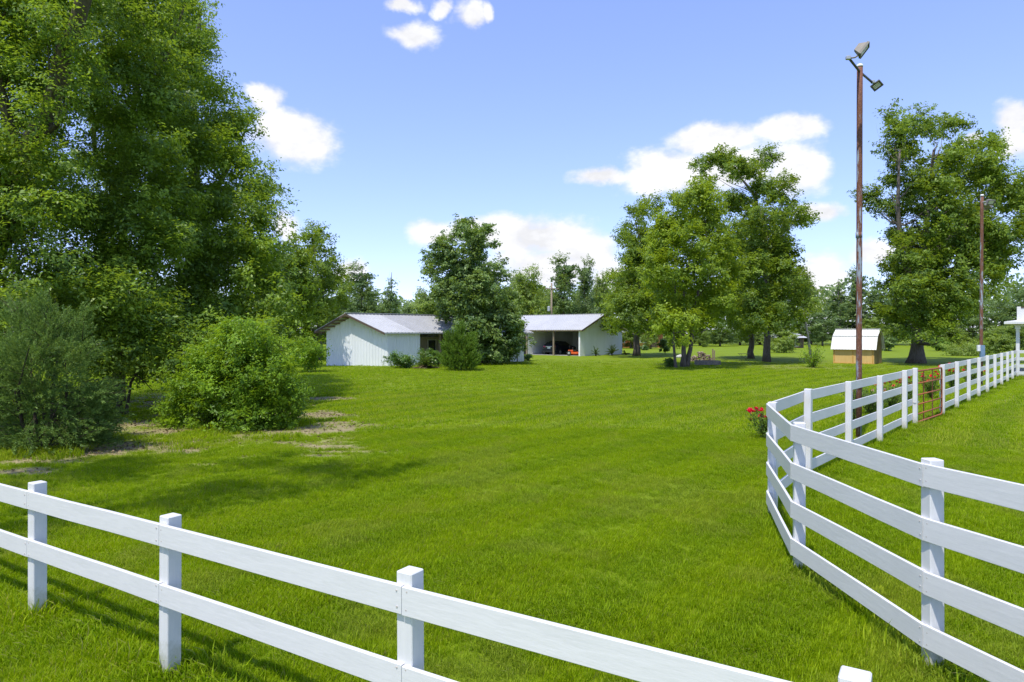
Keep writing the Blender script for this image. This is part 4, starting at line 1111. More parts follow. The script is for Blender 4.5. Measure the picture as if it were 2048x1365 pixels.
def pxl(rows, d, half, seed, copies=2, grow=1.0, skirt=0.0, back_x=-1e9):
    "crown lobes read off the photograph as (x, y, half width, half height), each given its own depths inside the crown"
    rng = np.random.default_rng(seed); xs = [r[0] for r in rows]; cx = (min(xs) + max(xs)) / 2; wx = (max(xs) - min(xs)) / 2 + 20; out = []
    y0, y1 = min(q[1] for q in rows), max(q[1] for q in rows)
    for (x, y, rx, ry) in rows:
        ry = max(ry, .68 * rx) if y < .86 * y1 + .14 * y0 else ry
        room = half * math.sqrt(max(.12, 1 - ((x - cx) / wx) ** 2))
        for c in range(copies):
            sgn = (-1, 1, 0)[c % 3]; dd = d + room * (sgn * rng.uniform(.25, .95) if sgn else rng.uniform(-.3, .3))
            dd -= skirt * ((y - y0) / (y1 - y0)) * (1 if sgn <= 0 else .35)
            if x < back_x: dd = max(dd, d + .3)
            p = P(x, y, dd); s = dd / F * grow
            out.append((p.x, p.y, p.z, rx * s, (rx + ry) / 2 * s, ry * s))
    return out


# --- oaks on the lawn
rows_tall = [(1530, 319, 22, 18), (1446, 319, 28, 12), (1404, 333, 18, 14), (1474, 340, 25, 14), (1509, 350, 24, 20), (1411, 361, 18, 16), (1471, 403, 22, 16), (1527, 385, 24, 28), (1573, 371, 20, 16),
             (1573, 400, 24, 22), (1597, 431, 24, 20), (1566, 449, 30, 28), (1530, 438, 32, 32), (1502, 435, 16, 18), (1530, 491, 40, 40), (1559, 519, 40, 38), (1516, 547, 45, 42), (1569, 561, 40, 38),
             (1597, 596, 30, 32), (1537, 603, 50, 38), (1500, 614, 32, 30), (1551, 640, 45, 20), (1509, 642, 32, 20), (1590, 636, 26, 16), (1612, 580, 14, 16)]
b = G(1533, 724); d_ = b.y
tree('oak_tree', 'tallest oak left of the rusty pole, its ragged top reaching into the white cloud', b, pxl(rows_tall, d_, 4.2, 1, 2, 0.88, 3.0),
     [([b, P(1535, 660, d_), P(1532, 560, d_), P(1528, 470, d_), P(1510, 390, d_)], .30, .09), ([P(1510, 390, d_), P(1480, 355, d_ - .6), P(1440, 330, d_ - 1)], .12, .04), ([P(1512, 395, d_), P(1520, 350, d_), P(1528, 320, d_)], .10, .03)],
     2500, 32, .46, .19, M['oak'], 11, limbs=34, twigs=160)
rows_multi = [(1390, 382, 28, 20), (1365, 403, 26, 24), (1418, 403, 28, 20), (1397, 438, 38, 32), (1432, 445, 26, 25), (1358, 456, 34, 32), (1322, 456, 18, 16), (1334, 491, 38, 34), (1397, 491, 46, 40), (1439, 498, 26, 30),
              (1305, 508, 20, 18), (1323, 547, 36, 36), (1383, 547, 46, 40), (1439, 547, 32, 40), (1340, 596, 34, 36), (1397, 603, 42, 36), (1443, 596, 28, 36), (1340, 645, 32, 28), (1390, 640, 34, 22), (1425, 636, 24, 20), (1354, 674, 18, 16), (1322, 640, 16, 18)]
b = G(1366, 734); d_ = b.y
tree('oak_tree', 'yellow-green clump tree with three slim trunks beside the wood pile', b, pxl(rows_multi, d_, 3.6, 2, 2, 0.96, 2.0),
     [([G(1352, 736.5), P(1347, 690, d_ - .9), P(1350, 600, d_ - .6), P(1352, 500, d_ - .5)], .11, .04), ([b, P(1368, 690, d_), P(1366, 600, d_), P(1385, 480, d_)], .20, .05),
      ([b + Vector((.25, .1, 0)), P(1382, 690, d_ + .2), P(1394, 600, d_ + .3), P(1415, 450, d_ + .5)], .19, .05)],
     2400, 32, .42, .17, M['yellow_oak'], 12, limbs=34, twigs=150, flare=1.25)
rows_left = [(1305, 414, 20, 14), (1281, 428, 22, 18), (1249, 470, 24, 12), (1231, 477, 10, 8), (1277, 470, 26, 24), (1298, 498, 28, 26), (1270, 512, 24, 24), (1288, 547, 40, 34), (1253, 561, 26, 26), (1270, 596, 42, 32), (1236, 612, 24, 24), (1305, 612, 38, 32), (1263, 645, 42, 16), (1233, 652, 18, 10), (1297, 650, 32, 16), (1320, 580, 28, 28)]
b = G(1273, 712); d_ = b.y
tree('oak_tree', 'dark green oak with one thick straight trunk at the carport gable', b, pxl(rows_left, d_, 4.6, 3, 2, .96, 3.0),
     [([b, P(1274, 660, d_), P(1276, 580, d_), P(1282, 480, d_)], .36, .10), ([P(1282, 480, d_), P(1270, 445, d_)], .12, .04)], 1700, 32, .56, .22, M['oak'], 13, limbs=26, twigs=90)
rows_back = [(1481, 456, 18, 12), (1474, 484, 28, 30), (1474, 533, 34, 36), (1474, 589, 34, 36), (1478, 632, 38, 26), (1494, 660, 28, 12), (1452, 610, 24, 28)]
b = G(1503, 717.5); d_ = b.y
tree('oak_tree', 'pale yellow-green tree filling the gap behind the tallest oak', b, pxl(rows_back, d_, 3.6, 4, 3),
     [([b, P(1503, 665, d_), P(1492, 590, d_), P(1480, 500, d_)], .28, .07)], 1000, 30, .52, .20, M['yellow_oak'], 14, limbs=18, twigs=60)
rows_right = [(1835, 247, 28, 20), (1779, 240, 18, 11), (1752, 247, 12, 6), (1791, 267, 22, 14), (1886, 259, 30, 18), (1914, 251, 16, 13), (1811, 291, 34, 22), (1906, 299, 38, 22), (1965, 287, 25, 13), (1981, 302, 18, 15), (1811, 334, 34, 22),
              (1905, 338, 40, 22), (1973, 338, 32, 22), (1779, 366, 24, 10), (1823, 374, 36, 20), (1878, 378, 36, 22), (1949, 370, 42, 20), (2005, 370, 35, 15), (1744, 398, 20, 8), (1771, 417, 28, 12), (1744, 433, 12, 8), (1819, 421, 36, 22),
              (1886, 421, 42, 25), (1965, 421, 42, 25), (2028, 406, 35, 18), (1805, 469, 30, 22), (1850, 469, 38, 26), (1918, 461, 46, 22), (1997, 469, 42, 24), (2036, 453, 25, 22), (1831, 505, 46, 22), (1910, 508, 56, 22), (1989, 516, 42, 20),
              (2036, 508, 22, 16), (1785, 540, 30, 28), (1839, 548, 46, 28), (1906, 548, 46, 26), (1977, 548, 32, 18), (1780, 587, 26, 26), (1831, 587, 46, 30), (1898, 587, 46, 28), (1941, 587, 28, 22), (1786, 632, 26, 20), (1839, 627, 48, 28),
              (1894, 625, 38, 22), (1839, 660, 38, 16), (1878, 652, 26, 12), (1936, 618, 20, 18), (2060, 430, 30, 30), (2075, 390, 30, 22)]
b = G(1832, 727); d_ = b.y
tree('oak_tree', 'huge spreading oak with a flared thick trunk behind the gate', b, pxl(rows_right, d_, 4.4, 5, 2, 0.92, 1.5, 1830),
     [([b, P(1832, 670, d_), P(1838, 590, d_), P(1850, 480, d_), P(1860, 380, d_), P(1868, 300, d_)], .44, .10), ([P(1838, 590, d_), P(1800, 500, d_ - 1), P(1795, 400, d_ - 1.5), P(1800, 300, d_ - 1.5)], .30, .06),
      ([P(1845, 520, d_), P(1910, 470, d_ + .6), P(1970, 420, d_ + 1), P(2020, 380, d_ + 1)], .32, .06), ([P(1838, 590, d_), P(1900, 540, d_ - 2), P(1960, 520, d_ - 3)], .25, .05)],
     4300, 34, .50, .20, M['oak'], 15, limbs=60, twigs=260, flare=1.9)
# --- broad tree in front of the barn
rows_mid = [(923, 450, 13, 13), (941, 448, 12, 9), (928, 471, 20, 16), (964, 463, 16, 11), (976, 489, 14, 12), (951, 483, 22, 16), (888, 483, 9, 11), (900, 501, 22, 15), (941, 509, 28, 20), (875, 522, 16, 12), (903, 532, 32, 20), (954, 534, 32, 22),
            (992, 529, 20, 14), (872, 552, 20, 16), (915, 562, 34, 24), (966, 562, 34, 24), (1002, 555, 20, 18), (885, 582, 26, 20), (928, 598, 38, 26), (979, 595, 38, 26), (1010, 593, 18, 20), (900, 618, 30, 18), (941, 628, 40, 24), (990, 628, 38, 24), (1025, 636, 16, 16), (890, 642, 16, 10),
            (956, 656, 42, 26), (1005, 656, 34, 24), (1035, 654, 9, 14), (971, 687, 40, 24), (1010, 687, 30, 20), (1034, 692, 10, 14), (976, 710, 34, 16), (1000, 708, 20, 14)]
b = G(962, 727); d_ = b.y
tree('broadleaf_tree', 'bushy dark tree with loose pointed top in front of the white barn', b, pxl(rows_mid, d_, 3.2, 6, 2, .94, 1.0),
     [([b, P(960, 680, d_), P(955, 600, d_), P(946, 520, d_), P(938, 460, d_)], .16, .03), ([P(958, 690, d_), P(985, 600, d_), P(990, 540, d_)], .09, .02)],
     2300, 28, .38, .19, M['broad'], 16, 'bark_dark', limbs=40, twigs=140, lw=.6)

leaf_litter()
# --- the mass of trees at the left
rows_T2 = [(395, 25, 34, 28), (355, 75, 45, 35), (425, 95, 30, 22), (440, 60, 16, 14), (400, 150, 42, 30), (465, 185, 28, 18), (380, 225, 45, 32), (465, 255, 40, 20), (522, 250, 18, 12), (420, 305, 50, 32), (495, 325, 38, 24), (540, 380, 30, 16), (380, 375, 46, 32),
           (460, 405, 50, 28), (530, 435, 28, 20), (400, 465, 50, 32), (490, 488, 46, 26), (552, 505, 26, 24), (430, 545, 55, 32), (530, 560, 42, 30), (578, 570, 20, 24), (400, 615, 50, 32), (490, 625, 50, 32), (568, 630, 28, 28), (556, 680, 22, 18), (450, 680, 50, 26), (330, 640, 40, 30), (590, 610, 16, 20)]
d_ = 29.0; b = Vector(((400 - CX) / F * d_, d_, 0))
tree('oak_tree', 'tall oak at the outer edge of the tree mass, leaning out toward the barn', b, pxl([(x - (38 if y < 330 else 26), y, rx * .86, ry) for (x, y, rx, ry) in rows_T2], d_, 3.4, 7, 3, 1.0, 6.0),
     [([b, P(398, 600, d_), P(390, 420, d_), P(382, 250, d_), P(395, 100, d_), P(400, 20, d_)], .34, .05), ([P(392, 450, d_), P(460, 330, d_ - .5), P(500, 240, d_ - .6)], .14, .03), ([P(384, 270, d_), P(340, 120, d_), P(350, 30, d_)], .13, .04)],
     4600, 30, .40, .125, M['oak_near'], 21, 'bark_moss', limbs=60, twigs=260, lw=.45, flat=.8)
rows_T1 = [(235, 25, 55, 50), (300, 55, 42, 42), (185, 115, 48, 42), (280, 145, 55, 42), (330, 215, 42, 38), (230, 235, 55, 42), (300, 305, 55, 42), (340, 395, 42, 38), (220, 345, 55, 42), (270, 425, 58, 38), (335, 495, 42, 32), (230, 515, 55, 36), (300, 575, 50, 32), (170, 425, 48, 38),
           (200, 605, 55, 32), (320, 640, 46, 28), (150, 555, 46, 36), (240, 660, 45, 24), (120, 640, 45, 30), (250, -60, 60, 50), (310, -30, 34, 40)]
d_ = 24.0; b = Vector(((235 - CX) / F * d_, d_, 0))
tree('oak_tree', 'leafy oak in the middle of the tree mass above the grey-green cedar', b, pxl(rows_T1, d_, 3.0, 8, 3, 1.12, 4.0),
     [([b, P(240, 600, d_), P(250, 420, d_), P(265, 220, d_), P(300, 60, d_)], .20, .06), ([P(262, 250, d_), P(330, 120, d_ - .4), P(370, 10, d_ - .6)], .09, .03), ([P(250, 420, d_), P(190, 300, d_ - .5), P(180, 120, d_ - .6)], .12, .03)],
     4600, 30, .35, .112, M['oak_near'], 22, 'bark_moss', limbs=50, twigs=240, lw=.45, flat=.8)
rows_T0 = [(150, 150, 36, 40), (110, 190, 40, 40), (130, 60, 40, 36), (30, 30, 60, 50), (-70, 100, 70, 70), (95, 70, 36, 40), (20, 140, 55, 48), (60, 240, 52, 42), (-20, 255, 65, 55), (50, 330, 60, 46), (125, 330, 42, 38), (95, 415, 60, 42), (0, 425, 62, 48), (55, 505, 60, 38), (120, 530, 46, 34), (5, 590, 58, 38), (80, 600, 50, 34), (-90, 350, 70, 60), (-100, 520, 70, 60),
           (60, -60, 80, 60), (180, -60, 60, 50), (-120, -40, 90, 80), (-190, 200, 90, 90), (150, 20, 36, 34), (-180, 480, 80, 80), (40, 660, 46, 28), (-60, 640, 60, 40)]
d_ = 19.0; b = Vector((-15.6, 19.0, 0))
lob = pxl(rows_T0, d_, 2.6, 9, 3, 1.12, .5)
tree('oak_tree', 'big mossy oak whose leaning trunk shows through the topmost leaves', b, lob,
     [([b, P(-20, 540, 19.0), P(40, 340, 18.6), P(95, 225, 18.2), P(132, 110, 17.8), P(172, -10, 17.4), P(200, -120, 17.2)], .30, .15), ([P(40, 340, 18.6), P(0, 180, 18.0), P(-30, 20, 17.5)], .16, .06)],
     6000, 28, .32, .100, M['oak_near'], 23, 'bark_moss', limbs=60, twigs=260, lw=.45, flat=.8)
lob = []
for (sx_, sy_, z_, r_) in ((830, 938, 11.5, .8), (740, 945, 12.0, 1.0), (640, 950, 11.0, 1.0), (560, 962, 10.5, 1.0), (470, 990, 9.5, .9), (370, 1000, 9.5, .9), (270, 1010, 9.0, .9), (520, 935, 11.5, 1.1), (400, 935, 11.0, 1.2), (280, 930, 10.5, 1.2), (160, 945, 10.0, 1.2), (60, 965, 9.5, 1.3), (130, 1020, 8.8, 1.0), (640, 925, 13.0, 1.2)):
    g_ = G(sx_, sy_); lob.append((g_.x + SUN.x / SUN.z * z_, g_.y + SUN.y / SUN.z * z_, z_, r_, r_, .6 * r_))
tree('oak_tree', 'oak beyond the frame whose dappled shade lies across the near lawn', Vector((-10.5, 3.2, 0)), lob, [([Vector((-10.5, 3.2, 0)), Vector((-10.2, 3.4, 4)), Vector((-9.2, 4.0, 8)), Vector((-7.6, 5.2, 10.4))], .36, .10), ([Vector((-9.2, 4.0, 8)), Vector((-10, 5, 9.5))], .16, .08)],
     360, 24, .40, .115, M['oak_near'], 24, 'bark_moss', limbs=14, twigs=60, lw=.45, flat=.8)
# understorey: cedar at the edge
rows_cedar = [(60, 690, 60, 45), (130, 720, 55, 45), (-10, 730, 60, 50), (30, 780, 70, 45), (120, 800, 65, 45), (190, 790, 35, 35), (170, 850, 55, 35), (80, 870, 70, 35), (0, 860, 65, 45), (205, 870, 22, 22), (60, 640, 40, 30), (-70, 780, 60, 80), (110, 640, 26, 24), (150, 660, 26, 22), (-40, 900, 60, 25), (30, 620, 22, 22), (180, 700, 22, 22), (215, 780, 22, 26), (225, 830, 18, 20), (90, 605, 14, 18), (170, 630, 16, 14)]


def needle_bush(name, label, base, lobes, nspray, lps, ln, mat, seed, up=.35, stems=(), width=.10, leaf=.045, cat='shrub', group=None, barkm='bark_dark'):
    "feathery conifer: sprays of short needles along drooping or rising twigs"
    rng = np.random.default_rng(seed); root = empty(name, Vector((base[0], base[1], 0)), label, cat, group)
    lo = np.array(lobes); vol = (lo[:, 3] * lo[:, 4] * lo[:, 5]) ** (2 / 3.0); idx = rng.choice(len(lo), nspray, p=vol / vol.sum())
    dr = unit(rng, nspray); rad = rng.uniform(.45, 1.05, nspray); c0 = lo[idx, :3] + dr * lo[idx, 3:6] * rad[:, None]
    cen = np.array([base[0], base[1], 0.3]); ax = c0 - cen; ax[:, 2] = ax[:, 2] * .35; ax /= np.linalg.norm(ax, axis=1, keepdims=True) + 1e-6
    ax = ax + unit(rng, nspray) * .45 + np.array([0, 0, up]); ax /= np.linalg.norm(ax, axis=1, keepdims=True)
    k = np.repeat(np.arange(nspray), lps); n = len(k); f = rng.random(n); ls = ln * rng.uniform(.6, 1.4, nspray)
    rnd = unit(rng, n); T = ax[k] * 1.0 + rnd * .75
    C = c0[k] + ax[k] * ((f - .5) * ls[k])[:, None] + rnd * (width * ls[k] * (1.1 - f))[:, None] - np.array([0, 0, 1]) * (f * f * .12 * ls[k])[:, None]
    kp = C[:, 2] > .02; C, T, k, n = C[kp], T[kp], k[kp], int(kp.sum())
    Nn = np.cross(T, unit(rng, n)); Nn /= np.linalg.norm(Nn, axis=1, keepdims=True) + 1e-9
    Nn[Nn[:, 2] < 0] *= -1
    tone = .45 + rng.normal(0, .2, nspray)[k] + rng.normal(0, .2, n)
    L = leaf * rng.uniform(.7, 1.4, n)
    tb = Tubes(); b0 = Vector((base[0], base[1], -.05))
    for i in rng.permutation(len(lo))[:len(stems) or 12]:
        tb.add(limb_path(b0, lo[i, :3], rng, 6, .03), [.05, .042, .036, .03, .024, .016, .008], 6)
    for i in rng.permutation(nspray)[:int(nspray * .12)]:
        a = Vector(c0[i]) - Vector(ax[i]) * ls[i] * .9; e = Vector(c0[i]) + Vector(ax[i]) * ls[i] * .55; tb.add([a, (a + e) / 2 + Vector((0, 0, .01)), e], [.008, .005, .002], 4)
    tb.build('trunk', M[barkm], root)
    cr = leaves('crown', C, Nn, L, L * .22, tone, mat, root, rng, T); tag(cr, kind='stuff')
    return root


d_ = 14.4; cl = pxl(rows_cedar, d_, 1.1, 10)
needle_bush('cedar_shrub', 'feathery grey-green cedar at the left edge of the bare soil', Vector((-9.9, 14.4, 0)), cl, 2500, 46, .55, M['cedar'], 31, up=.10, leaf=.07, width=.13)
rows_bush = [(480, 680, 60, 28), (540, 690, 45, 28), (420, 710, 45, 34), (500, 740, 75, 38), (570, 750, 45, 40), (430, 780, 60, 36), (530, 800, 70, 40), (370, 800, 45, 36), (590, 810, 28, 34), (450, 830, 70, 26), (550, 840, 60, 22), (350, 840, 32, 20), (600, 700, 16, 22), (395, 750, 40, 30), (430, 665, 26, 18), (515, 655, 22, 14), (470, 650, 14, 16), (560, 662, 16, 16), (605, 770, 18, 26), (340, 770, 30, 30), (320, 820, 26, 26), (612, 830, 14, 18)]
d_ = 17.6
tree('leafy_shrub', 'big rounded bright green shrub beside the sandy bare patch', Vector(((480 - CX) / F * d_, d_, 0)), pxl([(486 + (x - 486) * .86, y + 6, rx * .9, ry * .9) for (x, y, rx, ry) in rows_bush], d_, 1.0, 11, 3),
     [([Vector(((480 - CX) / F * d_, d_, 0)), P(475, 800, d_), P(470, 740, d_)], .05, .02), ([Vector(((500 - CX) / F * d_, d_, 0)), P(530, 800, d_), P(550, 730, d_)], .05, .02), ([Vector(((470 - CX) / F * d_, d_, 0)), P(420, 800, d_), P(400, 740, d_)], .05, .02)],
     2100, 26, .19, .08, M['shrub'], 32, 'bark_dark', 'shrub', limbs=30, twigs=120, lw=.38, flat=.9)
# smaller saplings and low weeds under the trees
tree('leafy_shrub', 'small loose green shrub between the big shrub and the barn gable', G(618, 745), pxl([(622, 700, 22, 20), (610, 725, 24, 16), (630, 720, 16, 14), (600, 705, 18, 16)], G(618, 745).y, .8, 12), [([G(618, 745), P(618, 715, G(618, 745).y)], .04, .02)], 220, 22, .35, .13, M['shrub'], 33, 'bark_dark', 'shrub', limbs=6, twigs=14)
d_ = 20.0
tree('understorey_tree', 'dark thin-stemmed understorey tree seen in the gap behind the cedar', Vector(((250 - CX) / F * d_, d_, 0)), pxl([(250, 690, 50, 30), (310, 690, 45, 30), (200, 720, 40, 30), (340, 730, 36, 26), (280, 715, 40, 24), (230, 640, 45, 32), (300, 640, 45, 32), (360, 670, 40, 30), (370, 720, 30, 26), (190, 660, 36, 30)], d_, 1.4, 13, 2, 1.0, 1.2),
     [([Vector(((238 - CX) / F * d_, d_, 0)), P(238, 760, d_), P(245, 690, d_)], .09, .04), ([Vector(((252 - CX) / F * d_, d_, 0)), P(262, 765, d_), P(300, 700, d_)], .05, .02)], 1100, 26, .28, .10, M['oak_near'], 34, 'bark_dark', limbs=9, twigs=30, lw=.42)

# --- tree standing behind the big shrub, left of the barn
b = Vector(((640 - CX) / F * 62, 62, 0)); d_ = 62
rows_L = [(612, 475, 12, 14), (632, 470, 12, 18), (628, 500, 22, 20), (655, 500, 12, 14), (610, 520, 14, 14), (640, 540, 34, 24), (605, 560, 24, 24), (665, 560, 24, 20), (630, 590, 40, 28), (675, 590, 18, 22), (600, 620, 30, 28), (645, 640, 36, 28), (620, 680, 36, 26), (590, 660, 28, 28), (575, 580, 26, 36), (570, 640, 30, 40)]
tree('oak_tree', 'tall dark tree standing just behind the barn gable', b, pxl(rows_L, d_, 4, 14), [([b, P(638, 640, d_), P(632, 540, d_), P(626, 470, d_)], .26, .05)], 1100, 30, .50, .21, M['oak'], 35, limbs=22, twigs=80)

b = Vector((-15.9, 47.0, 0)); d_ = 47.0
tree('oak_tree', 'slim tree beside the barn gable, its shadow on the white wall', b, [(*q[:3], q[3], q[3], q[3] * .9) for q in ((-14.5, 47.9, 5.6, 1.0), (-15.3, 47.5, 4.4, 1.1), (-15.6, 47.2, 6.6, 1.1), (-14.8, 47.1, 7.4, .9), (-16.2, 47.4, 5.4, 1.2), (-14.6, 48.3, 4.2, .7), (-15.4, 46.6, 8.2, .9), (-16.3, 46.8, 7.2, 1.0))], [([b, b + Vector((.1, 0, 3)), b + Vector((.4, .2, 7))], .16, .05)], 420, 28, .5, .19, M['oak'], 36, limbs=8, twigs=30)

# --- trees of the far edge: four models, copied


def model_lobes(rng, H, R, zb, n, top=.35):
    lo = []
    for i in range(n):
        f = (i + .5) / n; z = zb + (H - zb) * f; r = R * (math.sin(math.pi * (.18 + .78 * f)) ** .8) * (1 - top * f); a = i * 2.4 + rng.uniform(-.4, .4); q = r * rng.uniform(.25, .8)
        lo.append((q * math.cos(a), q * math.sin(a), z, r * rng.uniform(.38, .6), r * rng.uniform(.38, .6), (H - zb) / n * rng.uniform(1.0, 1.7)))
    return lo


def far_model(seed, H, R, zb, n, ncl, lpc, clr, ll, mat, r0, top=.35):
    rng = np.random.default_rng(seed); lo = model_lobes(rng, H, R, zb, n, top)
    w = rng.uniform(-.5, .5, 2)
    return tree('forest_tree', 'x', Vector((0, 0, 0)), lo, [([Vector((0, 0, 0)), Vector((w[0] * .4, 0, H * .35)), Vector((w[0], w[1], H * .7)), Vector((w[0] * .6, w[1], H * .95))], r0, .04)], ncl, lpc, clr, ll, mat, seed + 100, limbs=16, twigs=40, flare=1.2)


MODELS = [far_model(41, 12, 3.6, 2.0, 20, 420, 26, .72, .30, M['far_leaf'], .24), far_model(42, 15, 2.6, 4.5, 18, 330, 24, .68, .30, M['far_leaf'], .22, .1),
          far_model(43, 12, 4.6, 1.0, 22, 520, 26, .80, .32, M['far_leaf_light'], .26), far_model(44, 15, 1.9, 1.5, 16, 300, 24, .60, .28, M['far_leaf'], .18, .75)]
MH = [12, 15, 12, 15]; MR = [3.6, 2.6, 4.6, 1.9]; used = [False] * 4
FAR = [  # model, x, distance, top y, half width px, label
    (1, 722, 100, 522, 34, 'hazy tall tree with bare twigs on top behind the barn roof'), (3, 778, 96, 530, 24, 'narrow leaning vine-covered tree behind the barn roof'), (0, 745, 128, 585, 40, 'low round tree between the two tall ones behind the barn roof'),
    (0, 690, 90, 560, 32, 'dark tree rising behind the barn ridge near the gable'), (2, 850, 104, 572, 38, 'pale bushy tree peeping out left of the bushy barn tree'), (0, 820, 130, 610, 30, 'low far tree left of the bushy barn tree above the roof'), (2, 1058, 108, 528, 46, 'spreading pale oak above the roof right of the bushy barn tree'),
    (1, 1125, 112, 505, 34, 'tall airy tree above the middle of the carport roof'), (1, 1172, 116, 512, 22, 'slender airy tree over the carport ridge'), (2, 1205, 120, 536, 28, 'yellowish tree over the ridge end of the carport'), (0, 1035, 128, 545, 30, 'dark far tree just behind the bushy barn tree'),
    (0, 1150, 140, 580, 40, 'low dark tree filling between the airy ones behind the carport'), (2, 1090, 125, 570, 36, 'rounded light tree by the utility pole'),
    (2, 1262, 108, 640, 34, 'low yellow-green tree right of the carport gable'), (2, 1302, 104, 648, 22, 'small bright tree behind the thick oak trunk'), (0, 1345, 128, 640, 36, 'small dark tree seen between the clump tree trunks'), (0, 1400, 132, 648, 36, 'rounded far tree just right of the clump tree trunks'),
    (2, 1408, 118, 660, 14, 'tiny bright sapling right of the clump tree trunks'), (0, 1440, 124, 646, 30, 'grey-green low tree on the lawn edge above the wood pile'), (0, 1480, 136, 640, 34, 'dark low tree behind the metal table'), (2, 1560, 100, 650, 36, 'bright rounded low tree just right of the tallest oak trunk'),
    (3, 1681, 134, 548, 26, 'tall dark spire-shaped tree left of the rusty pole'), (1, 1712, 138, 532, 22, 'tall dark tree behind the rusty pole'), (3, 1752, 136, 545, 30, 'tall dark tree between the rusty pole and the huge oak'), (0, 1645, 128, 622, 26, 'dark round tree left of the shed roof'),
    (0, 1622, 140, 640, 30, 'low dark tree behind the pale leaning trunk'), (0, 1690, 142, 630, 34, 'low hedge-like tree behind the shed'), (2, 1745, 132, 632, 32, 'light green bushy tree right of the shed roof'), (0, 1790, 140, 628, 34, 'dark tree behind the trunk of the huge oak'),
    (2, 1900, 112, 640, 34, 'bright bushy tree left of the thin pole'), (0, 1945, 124, 618, 34, 'dark tree behind the thin pole'), (2, 1988, 84, 650, 30, 'pale bushy tree right of the thin pole'), (0, 2000, 112, 600, 40, 'dark tall tree over the porch roof'), (0, 2042, 106, 578, 40, 'dark tree rising behind the white balcony'), (2, 2030, 92, 640, 32, 'light tree directly behind the porch columns'),
    (0, 1860, 140, 630, 34, 'far dark tree just right of the huge oak trunk'), (0, 560, 110, 560, 40, 'far tree half hidden behind the tall tree at the barn gable'), (0, 665, 125, 600, 34, 'far low tree just over the barn gable peak'), (0, 885, 118, 585, 34, 'far tree hidden mostly by the bushy barn tree'), (1, 960, 122, 540, 40, 'far tree directly behind the bushy barn tree'),
    (0, 1520, 142, 645, 40, 'far dark tree at the lawn edge behind the tallest oak'), (0, 1590, 146, 648, 34, 'far dark tree over the grey roofed house')]
rngf = random.Random(77)
for (m_, x, d_, ty, hw, lab) in FAR:
    H = CAMH + (HY - ty) * d_ / F; R = hw * d_ / F; src = MODELS[m_]
    if not used[m_]: o = src; used[m_] = True; ch = list(src.children)
    else:
        o = src.copy(); COL.objects.link(o); ch = []
        for c in src.children:
            c2 = c.copy(); COL.objects.link(c2); c2.parent = o
    o.location = ((x - CX) / F * d_, d_, 0); o.rotation_euler = (0, 0, rngf.uniform(0, 6.28)); s = H / MH[m_] / 1.04
    o.scale = (R / MR[m_] * 1.05, R / MR[m_] * 1.05, s)
    tag(o, lab, 'tree', 'trees along the far edge of the lawn')

# distant wood that closes the view: one mass of foliage


def build_woods():
    rng = np.random.default_rng(9); n = 46000
    a = rng.uniform(-.85, .85, n); d = rng.uniform(150, 185, n); x = d * np.sin(a); y = d * np.cos(a)
    top = 7.0 + 6.0 * vnoise(x * 1.0, y * .4, 9.0, 2) + 3.5 * vnoise(x, y * .4, 3.2, 5); z = top * np.sqrt(rng.random(n))
    C = np.stack([x, y, z], -1); Nn = unit(rng, n) * .7 + np.array([-.1, -.35, .6]); Nn /= np.linalg.norm(Nn, axis=1, keepdims=True)
    tone = .3 + .5 * (vnoise(x, y, 6, 4) - .3) + rng.normal(0, .2, n); L = rng.uniform(.6, 1.3, n)
    o = leaves('woods', C, Nn, L, L * .6, tone, M['far_leaf'], None, rng); tag(o, 'far wood closing the view behind the trees', 'woods', kind='stuff')


build_woods()

# --- shrubs, palms and small plants


def shrub(name, label, x, y, ty, hw, mat, seed, ll=.13, dense=1.0, group=None, flat=.8, part='crown'):
    b = G(x, y); d = b.y; s = d / F; H = (y - ty) * s; R = hw * s; rng = np.random.default_rng(seed); lo = []
    for i in range(9):
        a = rng.uniform(0, 6.28); q = R * .5 * math.sqrt(rng.random()); f = rng.uniform(.3, .72)
        lo.append((b.x + q * math.cos(a), d + q * math.sin(a), H * f, R * .52, R * .5, H * .30))
    stems = [([b, b + Vector((rng.uniform(-.3, .3) * R, rng.uniform(-.3, .3) * R, H * .6))], .025, .01) for _ in range(4)]
    return tree(name, label, b, lo, stems, int(150 * dense), 22, max(.16, R * .20), ll, mat, seed, 'bark_dark', 'shrub', group, .45, 8, flat, 16, 1.0)


shrub('round_shrub', 'low dark green mounded shrub against the barn front wall', 803, 737, 706, 30, M['holly'], 51, .10, 1.6)
shrub('round_shrub', 'dark green mounded shrub behind the pale palm at the barn', 858, 735, 702, 30, M['holly'], 52, .10, 1.5)
b = G(920, 741); rows_j = [(918, 668, 14, 18), (905, 690, 24, 18), (935, 688, 22, 18), (918, 705, 34, 20), (895, 715, 18, 18), (945, 715, 18, 18), (920, 725, 36, 14), (925, 655, 8, 12), (898, 672, 10, 14), (945, 675, 9, 14)]
needle_bush('juniper_shrub', 'bright green feathery juniper standing in front of the bushy barn tree', b, pxl(rows_j, b.y, 1.2, 15), 1100, 40, .50, M['juniper'], 53, up=.9, leaf=.12, width=.14)
shrub('round_shrub', 'small dark shrub at the foot of the white end wall by the carport', 1057, 721.5, 712, 11, M['holly'], 54, .10, .5)
shrub('round_shrub', 'rounded bright green shrub on the far lawn right of the huge oak', 1880, 702.5, 678, 23, M['juniper'], 55, .26, 1.0)
shrub('round_shrub', 'rounded dull green shrub on the far lawn left of the huge oak', 1776, 702.5, 672, 24, M['broad'], 56, .26, 1.0)
shrub('round_shrub', 'loose green shrub on the lawn behind the clump tree', 1330, 709, 672, 14, M['broad'], 57, .2, .8)
